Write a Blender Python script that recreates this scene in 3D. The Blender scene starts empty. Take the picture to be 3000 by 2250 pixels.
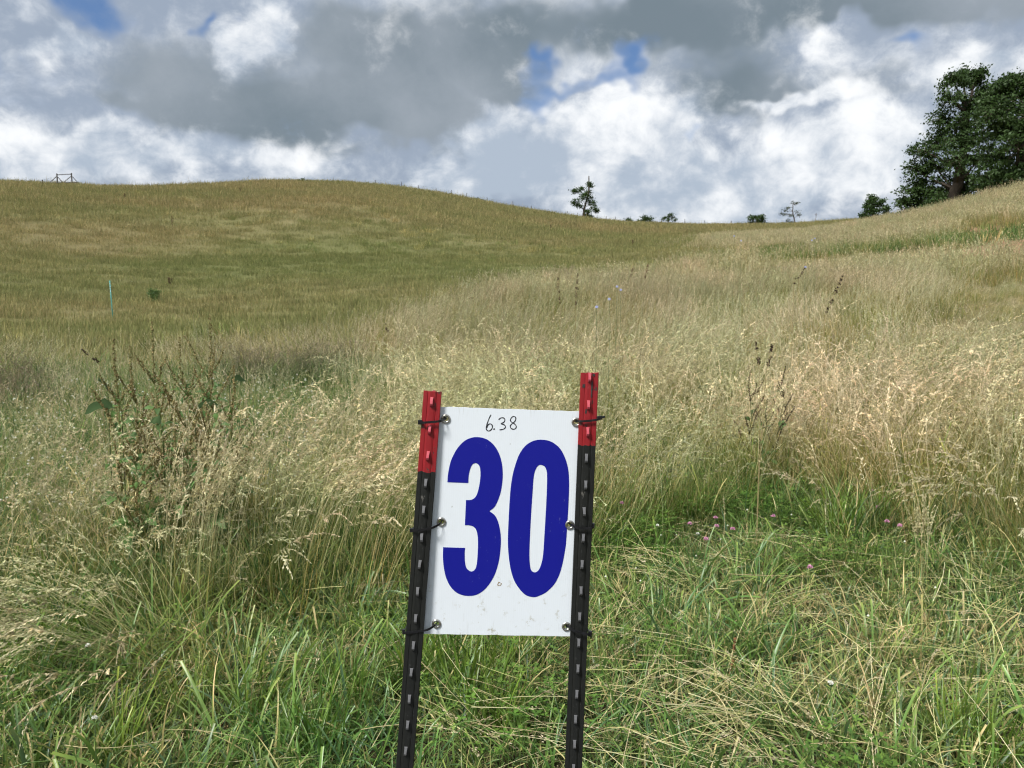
import bpy, math, random
import numpy as np
from mathutils import Vector, Matrix
from mathutils.geometry import tessellate_polygon
rng = np.random.default_rng(7)
random.seed(7)
S = bpy.context.scene
COL = S.collection
R = math.radians

# ------------------------------------------------------------------ camera
F = 2250.0                       # focal length in pixels of a 3000 px wide frame
CAM_H, PITCH = 1.5, R(5.0)
cp, sp = math.cos(PITCH), math.sin(PITCH)
cd = bpy.data.cameras.new('camera'); cam = bpy.data.objects.new('camera', cd); COL.objects.link(cam)
cd.sensor_width = 36; cd.sensor_fit = 'HORIZONTAL'; cd.lens = 27.0; cd.clip_start = 0.05; cd.clip_end = 6000
cam.location = (0, 0, CAM_H); cam.rotation_euler = (math.pi/2 - PITCH, 0, 0)
cd.dof.use_dof = True; cd.dof.focus_distance = 1.75; cd.dof.aperture_fstop = 13
S.camera = cam

def ray(px, py):
    u = (px-1500)/F; v = (1125-py)/F
    return Vector((u, cp+v*sp, -sp+v*cp))
def at(px, py, Z):               # point of a pixel at camera depth Z
    return Vector((0, 0, CAM_H)) + ray(px, py)*Z
DS = 3000/2212.0                 # "display" pixels used while measuring
def azsl(dx, dy):                # azimuth and slope of a display pixel
    d = ray(dx*DS, dy*DS); h = math.hypot(d.x, d.y)
    return math.atan2(d.x, d.y), d.z/h

# ------------------------------------------------------------------ render, world, sun
S.view_settings.view_transform = 'Standard'; S.view_settings.look = 'None'
S.view_settings.exposure = 0.66; S.view_settings.gamma = 1.0; S.view_settings.use_curve_mapping = False
S.render.engine = 'CYCLES'
S.cycles.use_denoising = True; S.cycles.denoiser = 'OPENIMAGEDENOISE'; S.cycles.denoising_input_passes = 'RGB_ALBEDO_NORMAL'; S.cycles.denoising_prefilter = 'ACCURATE'; S.cycles.pixel_filter_type = 'BLACKMAN_HARRIS'; S.cycles.filter_width = 1.15
S.cycles.use_adaptive_sampling = True; S.cycles.adaptive_threshold = .04
S.cycles.max_bounces = 4; S.cycles.diffuse_bounces = 3; S.cycles.glossy_bounces = 2
S.cycles.transmission_bounces = 3; S.cycles.transparent_max_bounces = 4
S.cycles.caustics_reflective = False; S.cycles.caustics_refractive = False
S.cycles.sample_clamp_indirect = 4

SUN_EL, SUN_AZ = R(52), R(-132)   # azimuth from +Y towards +X
SUN_STRENGTH, SUN_ANGLE = 3.7, R(13)
SKY = .62                        # cloud brightness before the exposure below
W = bpy.data.worlds.new('World'); S.world = W; W.use_nodes = True
W.cycles.sampling_method = 'MANUAL'; W.cycles.sample_map_resolution = 512

class NT:
    def __init__(s, nt): s.nt = nt; nt.nodes.clear()
    def n(s, t, **k):
        nd = s.nt.nodes.new(t)
        for a, b in k.items(): setattr(nd, a, b)
        return nd
    def put(s, sock, v):
        if isinstance(v, bpy.types.NodeSocket): s.nt.links.new(v, sock)
        elif v is not None: sock.default_value = v
    def m(s, op, a, b=None, c=None, clamp=False):
        nd = s.n('ShaderNodeMath', operation=op, use_clamp=clamp)
        s.put(nd.inputs[0], a)
        if b is not None: s.put(nd.inputs[1], b)
        if c is not None: s.put(nd.inputs[2], c)
        return nd.outputs[0]
    def vm(s, op, a, b=None, c=None, out=0):
        nd = s.n('ShaderNodeVectorMath', operation=op)
        s.put(nd.inputs[0], a)
        if b is not None: s.put(nd.inputs[1], b)
        if c is not None: s.put(nd.inputs[2], c)
        return nd.outputs[out]
    def mr(s, v, a, b, c=0.0, d=1.0, smooth=True):
        nd = s.n('ShaderNodeMapRange', interpolation_type='SMOOTHSTEP' if smooth else 'LINEAR')
        s.put(nd.inputs[0], v)
        for i, q in enumerate((a, b, c, d)): s.put(nd.inputs[i+1], q)
        return nd.outputs[0]
    def mix(s, f, a, b, blend='MIX'):
        nd = s.n('ShaderNodeMix', data_type='RGBA', blend_type=blend)
        s.put(nd.inputs[0], f)
        for q, v in ((6, a), (7, b)):
            if isinstance(v, tuple): v = (*v[:3], 1)
            s.put(nd.inputs[q], v)
        return nd.outputs[2]
    def noise(s, vec, scale, detail=3, rough=.5, out=0, dist=0.0):
        nd = s.n('ShaderNodeTexNoise')
        if vec is not None: s.put(nd.inputs['Vector'], vec)
        nd.inputs['Scale'].default_value = scale; nd.inputs['Detail'].default_value = detail
        nd.inputs['Roughness'].default_value = rough; nd.inputs['Distortion'].default_value = dist
        return nd.outputs[out]

def build_sky():
    g = NT(W.node_tree)
    tc = g.n('ShaderNodeTexCoord').outputs['Generated']
    nv = g.vm('NORMALIZE', tc)
    sep = g.n('ShaderNodeSeparateXYZ'); g.put(sep.inputs[0], nv)
    az = g.m('ARCTAN2', sep.outputs[0], sep.outputs[1])
    el = g.m('ARCSINE', sep.outputs[2])
    cmb = g.n('ShaderNodeCombineXYZ'); g.put(cmb.inputs[0], az); g.put(cmb.inputs[1], el)
    # clouds flatten towards the horizon
    cl = g.vm('MULTIPLY', nv, (1, 1, 1.2))
    w1 = g.vm('SUBTRACT', g.noise(cl, 3.0, 2, .5, out=1), (.5, .5, .5))
    w2 = g.vm('SUBTRACT', g.noise(cl, 9, 3, .62, out=1), (.5, .5, .5))
    p = g.vm('MULTIPLY_ADD', w1, (.10, .08, 0), cmb.outputs[0])
    p = g.vm('MULTIPLY_ADD', w2, (.16, .12, 0), p)
    clw = g.vm('MULTIPLY_ADD', w2, (.045, .045, .045), cl)
    def blobs(lst, lo=.25, hi=1.35):
        tot = None
        for (x, y, rx, ry, w) in lst:
            a, s_ = azsl(x, y); e = math.atan(s_)
            a1, _ = azsl(x+rx, y); e1 = math.atan(azsl(x, y-ry)[1])
            sx = 1/max(1e-3, abs(a1-a)); sy = 1/max(1e-3, abs(e1-e))
            q = g.vm('MULTIPLY_ADD', p, (sx, sy, 0), (-a*sx, -e*sy, 0))
            v = g.mr(g.vm('LENGTH', q, out=1), lo, hi, w, 0.0)
            tot = v if tot is None else g.m('ADD', tot, v)
        return tot
    bright = blobs([(1180, 300, 190, 80, .95), (1080, 370, 190, 80, .9), (1400, 270, 150, 90, .85), (1420, 370, 140, 70, .5), (1640, 400, 230, 95, .75),
                    (550, 80, 70, 110, .8), (590, 40, 40, 70, .3), (110, 95, 90, 60, .75), (60, 330, 200, 80, .5),(440, 60, 80, 60, .15), (1250, 400, 420, 90, .5), (1750, 380, 350, 110, .45), (300, 360, 500, 60, .35), (1785, 150, 44, 56, .55), (1720, 225, 120, 22, .3), (2100, 160, 150, 50, .75),
                    (280, 320, 200, 45, .5), (560, 330, 190, 55, .5), (1900, 320, 130, 100, .6),
                    (1700, 232, 170, 20, .45), (2120, 240, 130, 50, .3), (240, 110, 50, 40, .15), (60, 250, 110, 60, .25)])
    dark = blobs([(880, 110, 330, 150, 1.0), (720, 270, 320, 80, .95), (1500, 60, 440, 110, 1.0), (1960, 20, 420, 75, .95),
                  (1580, 210, 200, 75, .95), (930, 290, 130, 60, .6), (400, 170, 220, 140, .75), (430, 250, 220, 40, .4),
                  (1490, 420, 70, 60, .45), (1100, 190, 110, 70, .6), (210, 345, 170, 40, .25), (1850, 400, 110, 60, .35), (1900, 200, 160, 45, .45), (330, 380, 120, 20, .3)])
    blue = blobs([(150, 5, 110, 66, 1.25), (18, 125, 60, 60, .7), (475, 30, 24, 46, 1.0), (1352, 150, 46, 52, 1.1),
                  (1185, 226, 66, 32, 1.1), (1172, 160, 30, 42, .8), (1500, 292, 30, 22, .95), (1925, 118, 60, 24, .8), (1290, 200, 74, 18, .75), (100, 200, 50, 50, .45), (640, 270, 90, 30, .35)], .0, 1.6)
    big = g.noise(cl, 2.1, 3, .55)
    mid = g.noise(g.vm('ADD', clw, (3.1, 5.2, 1.7)), 6.0, 4, .60)
    # billows: rounded lumps, lit from above
    def puff(scale, off):        # creased lumps
        n = g.noise(g.vm('ADD', clw, off), scale, 2, .6)
        return g.m('SUBTRACT', g.m('ABSOLUTE', g.m('MULTIPLY_ADD', n, 2, -1)), .20)
    fine = g.noise(g.vm('ADD', clw, (8.1, .2, 4.7)), 22, 5, .70)
    pf = puff(11, (1, 2, 3)); pf2 = puff(27, (4, 1, 3))
    lump = g.m('SUBTRACT', g.noise(g.vm('ADD', nv, (5, 2, 9)), 8.5, 3, .55, dist=.25), .5)
    bil = g.m('ADD', g.m('ADD', g.m('MULTIPLY', pf, .42), g.m('MULTIPLY', pf2, .22)), g.m('MULTIPLY', lump, 1.7))
    fld = g.m('ADD', g.m('MULTIPLY', g.m('SUBTRACT', mid, .5), 1.25), g.m('MULTIPLY', g.m('SUBTRACT', fine, .5), .95))
    # away from the measured clouds the same kind of broken cover goes on
    front = g.mr(g.vm('DISTANCE', nv, (0, .96, .27), out=1), .62, .95, 0.0, 1.0)
    dark = g.m('ADD', dark, g.m('MULTIPLY', front, g.mr(big, .42, .62, 0, .8)))
    bright = g.m('ADD', bright, g.m('MULTIPLY', front, g.mr(big, .58, .38, 0, .8)))
    soft = g.m('SUBTRACT', g.noise(g.vm('ADD', cl, (2, 7, 3)), 4.5, 2, .5), .5)
    D = g.mr(g.m('ADD', dark, g.m('ADD', g.m('MULTIPLY', fld, .28), g.m('MULTIPLY', soft, .5))), .10, .85)
    Bv = g.m('ADD', g.m('SUBTRACT', bright, g.m('MULTIPLY', D, .10)), g.m('ADD', g.m('MULTIPLY', fld, .9), g.m('MULTIPLY', bil, .75)))
    B = g.mr(Bv, -.06, .74)
    Uv = g.m('ADD', g.m('SUBTRACT', blue, g.m('MULTIPLY', B, .35)), g.m('MULTIPLY', fld, 1.1))
    U = g.mr(Uv, .18, 1.2)
    base = g.mix(g.mr(g.m('ADD', fld, g.m('MULTIPLY', bil, .3)), -.25, .35), (.35, .42, .53), (.68, .735, .81))
    greyv = g.mix(g.mr(g.m('ADD', g.m('MULTIPLY', fld, .30), g.m('ADD', g.m('MULTIPLY', soft, 1.4), g.m('MULTIPLY', g.m('SUBTRACT', big, .5), 1.0))), -.32, .42), (.20, .255, .300), (.37, .42, .48))
    white = g.mix(g.mr(g.m('ADD', g.m('MULTIPLY', fld, .95), bil), -.38, .36), (.46, .54, .65), (1.02, 1.04, 1.06))
    c = g.mix(D, base, greyv)
    c = g.mix(B, c, white)
    c = g.mix(1.0, c, (SKY, SKY, SKY), 'MULTIPLY')
    sky = g.n('ShaderNodeTexSky', sky_type='NISHITA', sun_disc=False, sun_elevation=SUN_EL, sun_rotation=SUN_AZ)
    skc = g.mix(1.0, sky.outputs[0], (.85*SKY, 1.0*SKY, 1.22*SKY), 'MULTIPLY')
    scaled = g.vm('SCALE', c); scaled.node.inputs['Scale'].default_value = 10.0
    fin = g.mix(U, scaled, skc)
    bg = g.n('ShaderNodeBackground'); g.put(bg.inputs[0], fin); bg.inputs[1].default_value = 0.1
    out = g.n('ShaderNodeOutputWorld'); g.put(out.inputs[0], bg.outputs[0])
build_sky()
sl = bpy.data.lights.new('sun', 'SUN'); sl.energy = SUN_STRENGTH; sl.angle = SUN_ANGLE; sl.color = (1, .975, .93)
so = bpy.data.objects.new('sun', sl); COL.objects.link(so)
sd = Vector((math.sin(SUN_AZ)*math.cos(SUN_EL), math.cos(SUN_AZ)*math.cos(SUN_EL), math.sin(SUN_EL)))
so.rotation_euler = sd.to_track_quat('Z', 'Y').to_euler(); so.location = (0, 0, 30)

# ------------------------------------------------------------------ terrain
def ss(x): x = np.clip(x, 0, 1); return x*x*(3-2*x)
_cx = [(-300, 372), (0, 390), (170, 400), (300, 405), (400, 402), (500, 393), (650, 390), (800, 399), (900, 410), (1000, 427), (1100, 446), (1200, 463), (1300, 478),
       (1400, 484), (1500, 486), (1600, 485), (1750, 481), (1850, 476), (1940, 468), (2050, 446), (2212, 407), (2500, 330)]
_cd = [115, 120, 122, 124, 126, 128, 130, 133, 135, 138, 140, 142, 145, 148, 150, 148, 140, 120, 90, 76, 62, 58]
_bx = [(-300, 692), (0, 692), (490, 690), (800, 654), (950, 625), (1100, 603), (1300, 574), (1500, 549), (1700, 524), (1850, 506), (1940, 500), (2050, 495), (2212, 492), (2500, 480)]
_bd = [14, 14, 14, 17, 20, 24, 29, 34, 38, 40, 38, 34, 28, 26]
_ca = np.array([azsl(*p)[0] for p in _cx]); _cs = np.array([azsl(*p)[1] for p in _cx]) - .35/np.array(_cd)
_ba = np.array([azsl(*p)[0] for p in _bx]); _bs = np.array([azsl(*p)[1] for p in _bx]) - .78/np.array(_bd)
_cdn = np.array(_cd, float); _bdn = np.array(_bd, float)
_fa = np.linspace(-1.2, 1.2, 241)
def _sm(a): k = np.ones(9)/9; return np.convolve(np.pad(a, 4, mode='edge'), k, 'valid')
_CS = _sm(np.interp(_fa, _ca, _cs)); _CD = _sm(np.interp(_fa, _ca, _cdn)); _BS = _sm(np.interp(_fa, _ba, _bs)); _BD = _sm(np.interp(_fa, _ba, _bdn))
def ground(x, y):
    x = np.asarray(x, float); y = np.asarray(y, float)
    r = np.hypot(x, y)+1e-6; a = np.arctan2(x, y); ac = np.clip(a, -1.0, 1.0)
    cs = np.interp(ac, _fa, _CS); cdn = np.interp(ac, _fa, _CD); bs = np.interp(ac, _fa, _BS); bd = np.interp(ac, _fa, _BD)
    zb = CAM_H+bs*bd
    zn = zb*np.clip((r-2.8)/(bd-2.8), 0, 1)**1.45
    u = (r-bd)/(cdn-bd)
    s = bs+(cs-bs)*np.where(u < 1, np.sin(np.clip(u, 0, 1)*math.pi/2)**.92, 1-.55*np.clip(u-1, 0, 9)**2)
    zf = CAM_H+s*r
    zc = CAM_H+cs*cdn
    zf = np.where(u > 1, np.maximum(zf, zc-1.2-(u-1)*2), zf)
    z = np.where(r < bd, zn, zf)
    # soften the meeting line
    z += .03*np.sin(x*1.9+1)*np.sin(y*1.3)*ss((r-3)/5)+.10*np.sin(x*.35+2)*np.sin(y*.27+.5)*ss((r-6)/20)+.25*np.sin(x*.09+y*.05)*np.sin(y*.07-x*.03)*ss((r-20)/40)
    back = ss((np.abs(a)-1.2)/1.0)
    return z*(1-back)
def G(x, y): return float(ground(x, y))

# ------------------------------------------------------------------ object helpers
def mesh_from(name, V, Fc, mat=None, col=None, smooth=False):
    me = bpy.data.meshes.new(name)
    V = np.asarray(V, np.float32).reshape(-1, 3)
    if isinstance(Fc, np.ndarray):
        k = Fc.shape[1]; nf = len(Fc)
        me.vertices.add(len(V)); me.vertices.foreach_set('co', V.ravel())
        me.loops.add(nf*k); me.loops.foreach_set('vertex_index', Fc.astype(np.int32).ravel())
        me.polygons.add(nf); me.polygons.foreach_set('loop_start', np.arange(nf, dtype=np.int32)*k)
        try: me.polygons.foreach_set('loop_total', np.full(nf, k, np.int32))
        except Exception: pass
    else:
        me.from_pydata([tuple(v) for v in V], [], [tuple(f) for f in Fc])
    if col is not None:
        a = me.color_attributes.new('col', 'FLOAT_COLOR', 'POINT')
        c = np.ones((len(V), 4), np.float32); c[:, :3] = np.asarray(col, np.float32).reshape(-1, 3); a.data.foreach_set('color', c.ravel())
    me.update(); me.validate()
    if smooth: me.polygons.foreach_set('use_smooth', np.ones(len(me.polygons), bool))
    if mat: me.materials.append(mat)
    return me
def link(name, me, parent=None, **tags):
    o = bpy.data.objects.new(name, me); COL.objects.link(o)
    if parent is not None: o.parent = parent
    for k, v in tags.items():
        if v: o[k] = v
    return o
def thing(name, label, category, loc=(0, 0, 0), group=None):
    o = bpy.data.objects.new(name, None); COL.objects.link(o); o.location = loc; o.empty_display_size = .1
    o['label'] = label; o['category'] = category
    if group: o['group'] = group
    return o
class MB:
    """collects shapes into one mesh"""
    def __init__(s): s.V = []; s.F = []; s.C = []; s.n = 0
    def add(s, V, Fc, c=(.5, .5, .5)):
        V = np.asarray(V, float).reshape(-1, 3); s.V.append(V)
        s.F += [tuple(int(i)+s.n for i in f) for f in Fc]
        c = np.asarray(c, float); s.C.append(np.broadcast_to(c, (len(V), 3)).copy() if c.ndim == 1 else c)
        s.n += len(V)
    def tube(s, pts, rad, n=6, c=(.5, .5, .5)):
        pts = np.asarray(pts, float); k = len(pts); rad = np.broadcast_to(rad, (k,))
        T = np.gradient(pts, axis=0); T /= np.linalg.norm(T, axis=1)[:, None]+1e-9
        up = np.array([.31, .17, .93]) if abs(T[0, 2]) < .8 else np.array([1., .1, 0])
        V = []
        for i in range(k):
            a = np.cross(T[i], up); a /= np.linalg.norm(a)+1e-9; b = np.cross(T[i], a)
            for j in range(n):
                t = 2*math.pi*j/n; V.append(pts[i]+rad[i]*(math.cos(t)*a+math.sin(t)*b))
        Fc = [(i*n+j, i*n+(j+1) % n, (i+1)*n+(j+1) % n, (i+1)*n+j) for i in range(k-1) for j in range(n)]
        Fc += [tuple(range(n))[::-1], tuple((k-1)*n+j for j in range(n))]
        s.add(V, Fc, c)
    def box(s, c0, ax, ay, az_, c=(.5, .5, .5)):
        c0, ax, ay, az_ = (np.asarray(q, float) for q in (c0, ax, ay, az_))
        V = [c0+i*ax+j*ay+k*az_ for i in (-1, 1) for j in (-1, 1) for k in (-1, 1)]
        s.add(V, [(0, 1, 3, 2), (4, 6, 7, 5), (0, 4, 5, 1), (2, 3, 7, 6), (0, 2, 6, 4), (1, 5, 7, 3)], c)
    def mesh(s, name, mat, smooth=False):
        return mesh_from(name, np.concatenate(s.V), s.F, mat, np.concatenate(s.C), smooth)

# ------------------------------------------------------------------ materials
def new_mat(name):
    m = bpy.data.materials.new(name); m.use_nodes = True
    return m, NT(m.node_tree)
def finish(g, color, rough=.6, spec=.3, transl=0.0, bump=None, metal=0.0, tcol=None):
    b = g.n('ShaderNodeBsdfPrincipled'); g.put(b.inputs['Base Color'], color if not isinstance(color, tuple) else (*color, 1))
    g.put(b.inputs['Roughness'], rough); b.inputs['Specular IOR Level'].default_value = spec; b.inputs['Metallic'].default_value = metal
    if bump is not None: g.put(b.inputs['Normal'], bump)
    o = g.n('ShaderNodeOutputMaterial'); sh = b.outputs[0]
    if transl:
        t = g.n('ShaderNodeBsdfTranslucent'); g.put(t.inputs[0], tcol if tcol is not None else color)
        mx = g.n('ShaderNodeMixShader'); mx.inputs[0].default_value = transl
        g.put(mx.inputs[1], sh); g.put(mx.inputs[2], t.outputs[0]); sh = mx.outputs[0]
    g.put(o.inputs[0], sh)
def bumpn(g, h, strength=.3, dist=.01):
    b = g.n('ShaderNodeBump'); b.inputs['Strength'].default_value = strength; b.inputs['Distance'].default_value = dist
    g.put(b.inputs['Height'], h); return b.outputs[0]

def pasture_nodes(g):
    """colour of the grazed hill as a function of the place"""
    pos = g.n('ShaderNodeNewGeometry').outputs['Position']
    n1 = g.noise(g.vm('MULTIPLY', pos, (.6, 1, 1.5)), .045, 4, .6)
    n2 = g.noise(g.vm('MULTIPLY', pos, (.6, 1, 1)), .35, 4, .65)
    n3 = g.noise(pos, 2.6, 3, .6)
    def spot(x, y, r, f):        # soft patch on the map
        d = g.vm('LENGTH', g.vm('MULTIPLY', g.vm('SUBTRACT', pos, (x, y, 0)), (1/r, 1/(r*f), 0)), out=1)
        return g.mr(d, .3, 1.3, 1, 0)
    gr = g.m('ADD', spot(-34, 60, 26, .5), g.m('MULTIPLY', spot(-8, 50, 18, .5), .9))
    gr = g.m('ADD', gr, g.m('MULTIPLY', spot(-45, 45, 16, .7), .5))
    v = g.m('ADD', g.m('MULTIPLY', g.m('SUBTRACT', n1, .5), 2.1), g.m('MULTIPLY', g.m('SUBTRACT', n2, .5), 1.3))
    v = g.m('ADD', v, g.m('MULTIPLY', g.m('SUBTRACT', n3, .5), .9))
    v = g.m('SUBTRACT', v, g.m('MULTIPLY', gr, .42))
    zz = g.n('ShaderNodeSeparateXYZ'); g.put(zz.inputs[0], pos)
    v = g.m('ADD', v, g.mr(zz.outputs[2], 4, 20, -.25, .45))
    t = g.mr(v, -1.6, 1.5)
    c = g.mix(t, (.182, .208, .080), (.305, .262, .138))
    c = g.mix(g.mr(n1, .42, .7, 0, .35), c, (.34, .255, .145))
    return c, pos, n3

# right-hand slope zones, shared by ground and grass density (python side)
def vis_dy(x, y, h=.4):          # display row at which a spot is seen
    z = ground(x, y)+h-CAM_H
    zc = y*cp - z*sp; yc = y*sp+z*cp
    return (1125-F*yc/np.maximum(zc, .1))/DS
def vnoise(x, y, sc, seed=0):
    r_ = np.random.default_rng(seed); T_ = r_.random((64, 64))
    u = x*sc+100; v = y*sc+100; i = np.floor(u).astype(int); j = np.floor(v).astype(int); f = ss(u-i); q = ss(v-j)
    i %= 64; j %= 64; i2 = (i+1) % 64; j2 = (j+1) % 64
    return (T_[i, j]*(1-f)+T_[i2, j]*f)*(1-q)+(T_[i, j2]*(1-f)+T_[i2, j2]*f)*q

def vis_dx(x, y, h=.4):
    z = ground(x, y)+h-CAM_H
    return (1500+F*x/np.maximum(y*cp-z*sp, .1))/DS

def bare(x, y):
    vx, vy = vis_dx(x, y, .1), vis_dy(x, y, .1)
    j = 40*(vnoise(x, y, .25, 71)-.5)+25*(vnoise(x, y, 1.1, 72)-.5)
    return (vx+j > 2085) & (vy+j*.35 > 487-(vx-2150)*.08) & (vy+j*.35 < 548) & (np.asarray(y) > 5)
def mat_ground():
    m, g = new_mat('ground_turf')
    c, pos, n3 = pasture_nodes(g)
    r = g.vm('LENGTH', pos, out=1)
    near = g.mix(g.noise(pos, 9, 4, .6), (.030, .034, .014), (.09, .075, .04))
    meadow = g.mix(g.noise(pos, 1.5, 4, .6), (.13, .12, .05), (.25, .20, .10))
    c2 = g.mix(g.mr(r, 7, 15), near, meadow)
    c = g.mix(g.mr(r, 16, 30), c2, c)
    a = g.n('ShaderNodeAttribute', attribute_name='soil').outputs['Fac']
    soil = g.mix(g.noise(pos, 1.1, 5, .7), (.38, .20, .13), (.50, .32, .22))
    c = g.mix(g.m('MULTIPLY', a, g.mr(g.noise(pos, .9, 5, .7), .20, .36)), c, soil)
    c = g.mix(1.0, c, g.mix(g.mr(r, 14, 30), (1, 1, 1), (.74, .72, .68)), 'MULTIPLY')
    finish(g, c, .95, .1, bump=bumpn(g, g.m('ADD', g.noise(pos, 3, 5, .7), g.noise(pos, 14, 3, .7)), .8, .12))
    return m
def mat_pasture():
    m, g = new_mat('pasture_blades')
    c, pos, n3 = pasture_nodes(g)
    at_ = g.n('ShaderNodeAttribute', attribute_name='col').outputs['Color']
    rnd = g.n('ShaderNodeObjectInfo').outputs['Random']
    c = g.mix(1.0, c, at_, 'MULTIPLY')
    c = g.mix(1.0, c, g.mix(rnd, (.82, .84, .84), (1.18, 1.14, 1.1)), 'MULTIPLY')
    finish(g, c, .8, .1, transl=.35)
    return m
def mat_grass(name, transl=.35, patch=None, rough=.55, spec=.25, var=.25):
    m, g = new_mat(name)
    pos = g.n('ShaderNodeNewGeometry').outputs['Position']
    c = g.n('ShaderNodeAttribute', attribute_name='col').outputs['Color']
    rnd = g.n('ShaderNodeObjectInfo').outputs['Random']
    c = g.mix(1.0, c, g.mix(rnd, (1-var, 1-var*.8, 1-var), (1+var, 1+var*.8, 1+var*.6)), 'MULTIPLY')
    if patch:
        n = g.noise(pos, patch, 3, .6)
        c = g.mix(1.0, c, g.mix(g.mr(n, .35, .65), (.84, .96, .80), (1.08, 1.02, 1.0)), 'MULTIPLY')
    finish(g, c, rough, spec, transl=transl)
    return m
M_ground = mat_ground()
M_pasture = mat_pasture()
M_green = mat_grass('green_blades', .38, .9, .36, .5)
M_tall = mat_grass('tall_meadow_grass', .35, .5, .6, .2)
M_straw = mat_grass('dry_straw', .15, None, .5, .3, .15)
M_clover = mat_grass('clover_leaves', .35, .9, .45, .3)

# ------------------------------------------------------------------ ground sheet
def build_ground():
    rr = np.concatenate([[0.0], np.geomspace(.5, 3000, 330)])
    aa = np.concatenate([np.linspace(-1.1, 1.1, 441), np.linspace(1.1, 2*math.pi-1.1, 90)[1:-1]])
    A, Rr = np.meshgrid(aa, rr[1:])
    X = Rr*np.sin(A); Y = Rr*np.cos(A); Z = ground(X, Y)
    V = np.concatenate([[[0, 0, G(0, 0)]], np.stack([X, Y, Z], -1).reshape(-1, 3)])
    na = len(aa); nr = len(rr)-1
    i, j = np.meshgrid(np.arange(nr-1), np.arange(na), indexing='ij'); j2 = (j+1) % na
    Q = np.stack([1+i*na+j, 1+i*na+j2, 1+(i+1)*na+j2, 1+(i+1)*na+j], -1).reshape(-1, 4)[:, ::-1]
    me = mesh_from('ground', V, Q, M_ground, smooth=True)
    a = me.attributes.new('soil', 'FLOAT', 'POINT')
    x, y = V[:, 0], V[:, 1]
    s = bare(x, y)*1.0
    a.data.foreach_set('value', s.astype(np.float32))
    return link('ground', me, kind='structure')
build_ground()

# ------------------------------------------------------------------ grass pieces
def curves(N, k, h, lean, bend, p, az, base):
    s = np.linspace(0, 1, k)[None]
    th = lean[:, None]+bend[:, None]*s**p
    ds = (h/(k-1))[:, None]
    st = np.stack([np.sin(th)*np.cos(az)[:, None], np.sin(th)*np.sin(az)[:, None], np.cos(th)], -1)*ds[..., None]
    P = np.zeros((N, k, 3)); P[:, 1:] = np.cumsum(st[:, :-1], 1); P += base[:, None]
    return P, st/ds[..., None]
def ribbons(P, Wd, side, fold=0.0):
    N, k, _ = P.shape
    off = side[:, None]*Wd[..., None]*.5
    if fold:
        L = P-off; Rr = P+off; Mi = P.copy(); Mi[..., 2] -= fold*Wd
        V = np.stack([L, Mi, Rr], 2).reshape(-1, 3); w = 3
    else:
        V = np.stack([P-off, P+off], 2).reshape(-1, 3); w = 2
    n, i, q = np.meshgrid(np.arange(N), np.arange(k-1), np.arange(w-1), indexing='ij')
    b = (n*k+i)*w+q
    Fq = np.stack([b, b+1, b+w+1, b+w], -1).reshape(-1, 4)
    return V, Fq, w
class Acc:
    def __init__(s): s.V = []; s.F = []; s.C = []; s.n = 0
    def add(s, V, Fq, C):
        s.V.append(V); s.F.append(Fq+s.n); s.C.append(C); s.n += len(V)
    def mesh(s, name, mat): return mesh_from(name, np.concatenate(s.V), np.concatenate(s.F), mat, np.clip(np.concatenate(s.C), 0, 3))
CEN = None                       # centres of the tussocks inside one patch
def bases(N, spread):
    c = np.zeros((N, 2)) if CEN is None else CEN[rng.integers(0, len(CEN), N)]
    return np.stack([c[:, 0]+rng.normal(0, spread, N), c[:, 1]+rng.normal(0, spread, N), np.full(N, -.01)], -1), c
def U(a, b, n): return rng.uniform(a, b, n)
def lerp(a, b, t): return np.asarray(a)*(1-t)+np.asarray(b)*t
GREENS = np.array([(.115, .215, .060), (.160, .250, .068), (.095, .178, .070), (.205, .265, .090), (.125, .200, .108), (.28, .28, .12)])
def leaves(acc, N, h, w, spread, lean=(.05, .7), bend=(.3, 1.5), k=7, palette=GREENS, dry=.12, cut=.25, fold=.25, tip=None):
    base, cc_ = bases(N, spread)
    az = np.where(rng.random(N) < .6, np.arctan2(base[:, 1]-cc_[:, 1], base[:, 0]-cc_[:, 0])+rng.normal(0, .7, N), U(0, 6.283, N))
    H = U(h[0], h[1], N)
    P, T = curves(N, k, H, U(*lean, N), U(*bend, N), U(1.0, 2.2, N)[:, None], az, base)
    s = np.linspace(0, 1, k)[None]
    prof = np.where(rng.random(N)[:, None] < cut, np.minimum(1, .55+s*1.2), np.minimum(1, .6+s*1.6)*(1-s**2.2)*.97+.03)
    Wd = U(w[0], w[1], N)[:, None]*prof
    side = np.stack([-np.sin(az+rng.normal(0, .5, N)), np.cos(az+rng.normal(0, .5, N)), np.zeros(N)], -1)
    V, Fq, wn = ribbons(P, Wd, side, fold)
    c = palette[rng.integers(0, len(palette), N)]*U(.75, 1.3, N)[:, None]
    isdry = rng.random(N) < dry
    c[isdry] = np.array((.55, .45, .24))*U(.7, 1.2, isdry.sum())[:, None]
    C = np.repeat(c[:, None], k, 1)*(lerp(.85, 1.15, s)[..., None])
    C = C+np.where(isdry, 0, 1)[:, None, None]*(s[..., None]**6)*np.array((.12, .09, .02))
    acc.add(V, Fq, np.repeat(C.reshape(-1, 3), wn, 0))
STR_TOP = np.array([(.68, .60, .43), (.58, .50, .34), (.78, .70, .53), (.50, .45, .28), (.62, .52, .38), (.40, .36, .23)])
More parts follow.
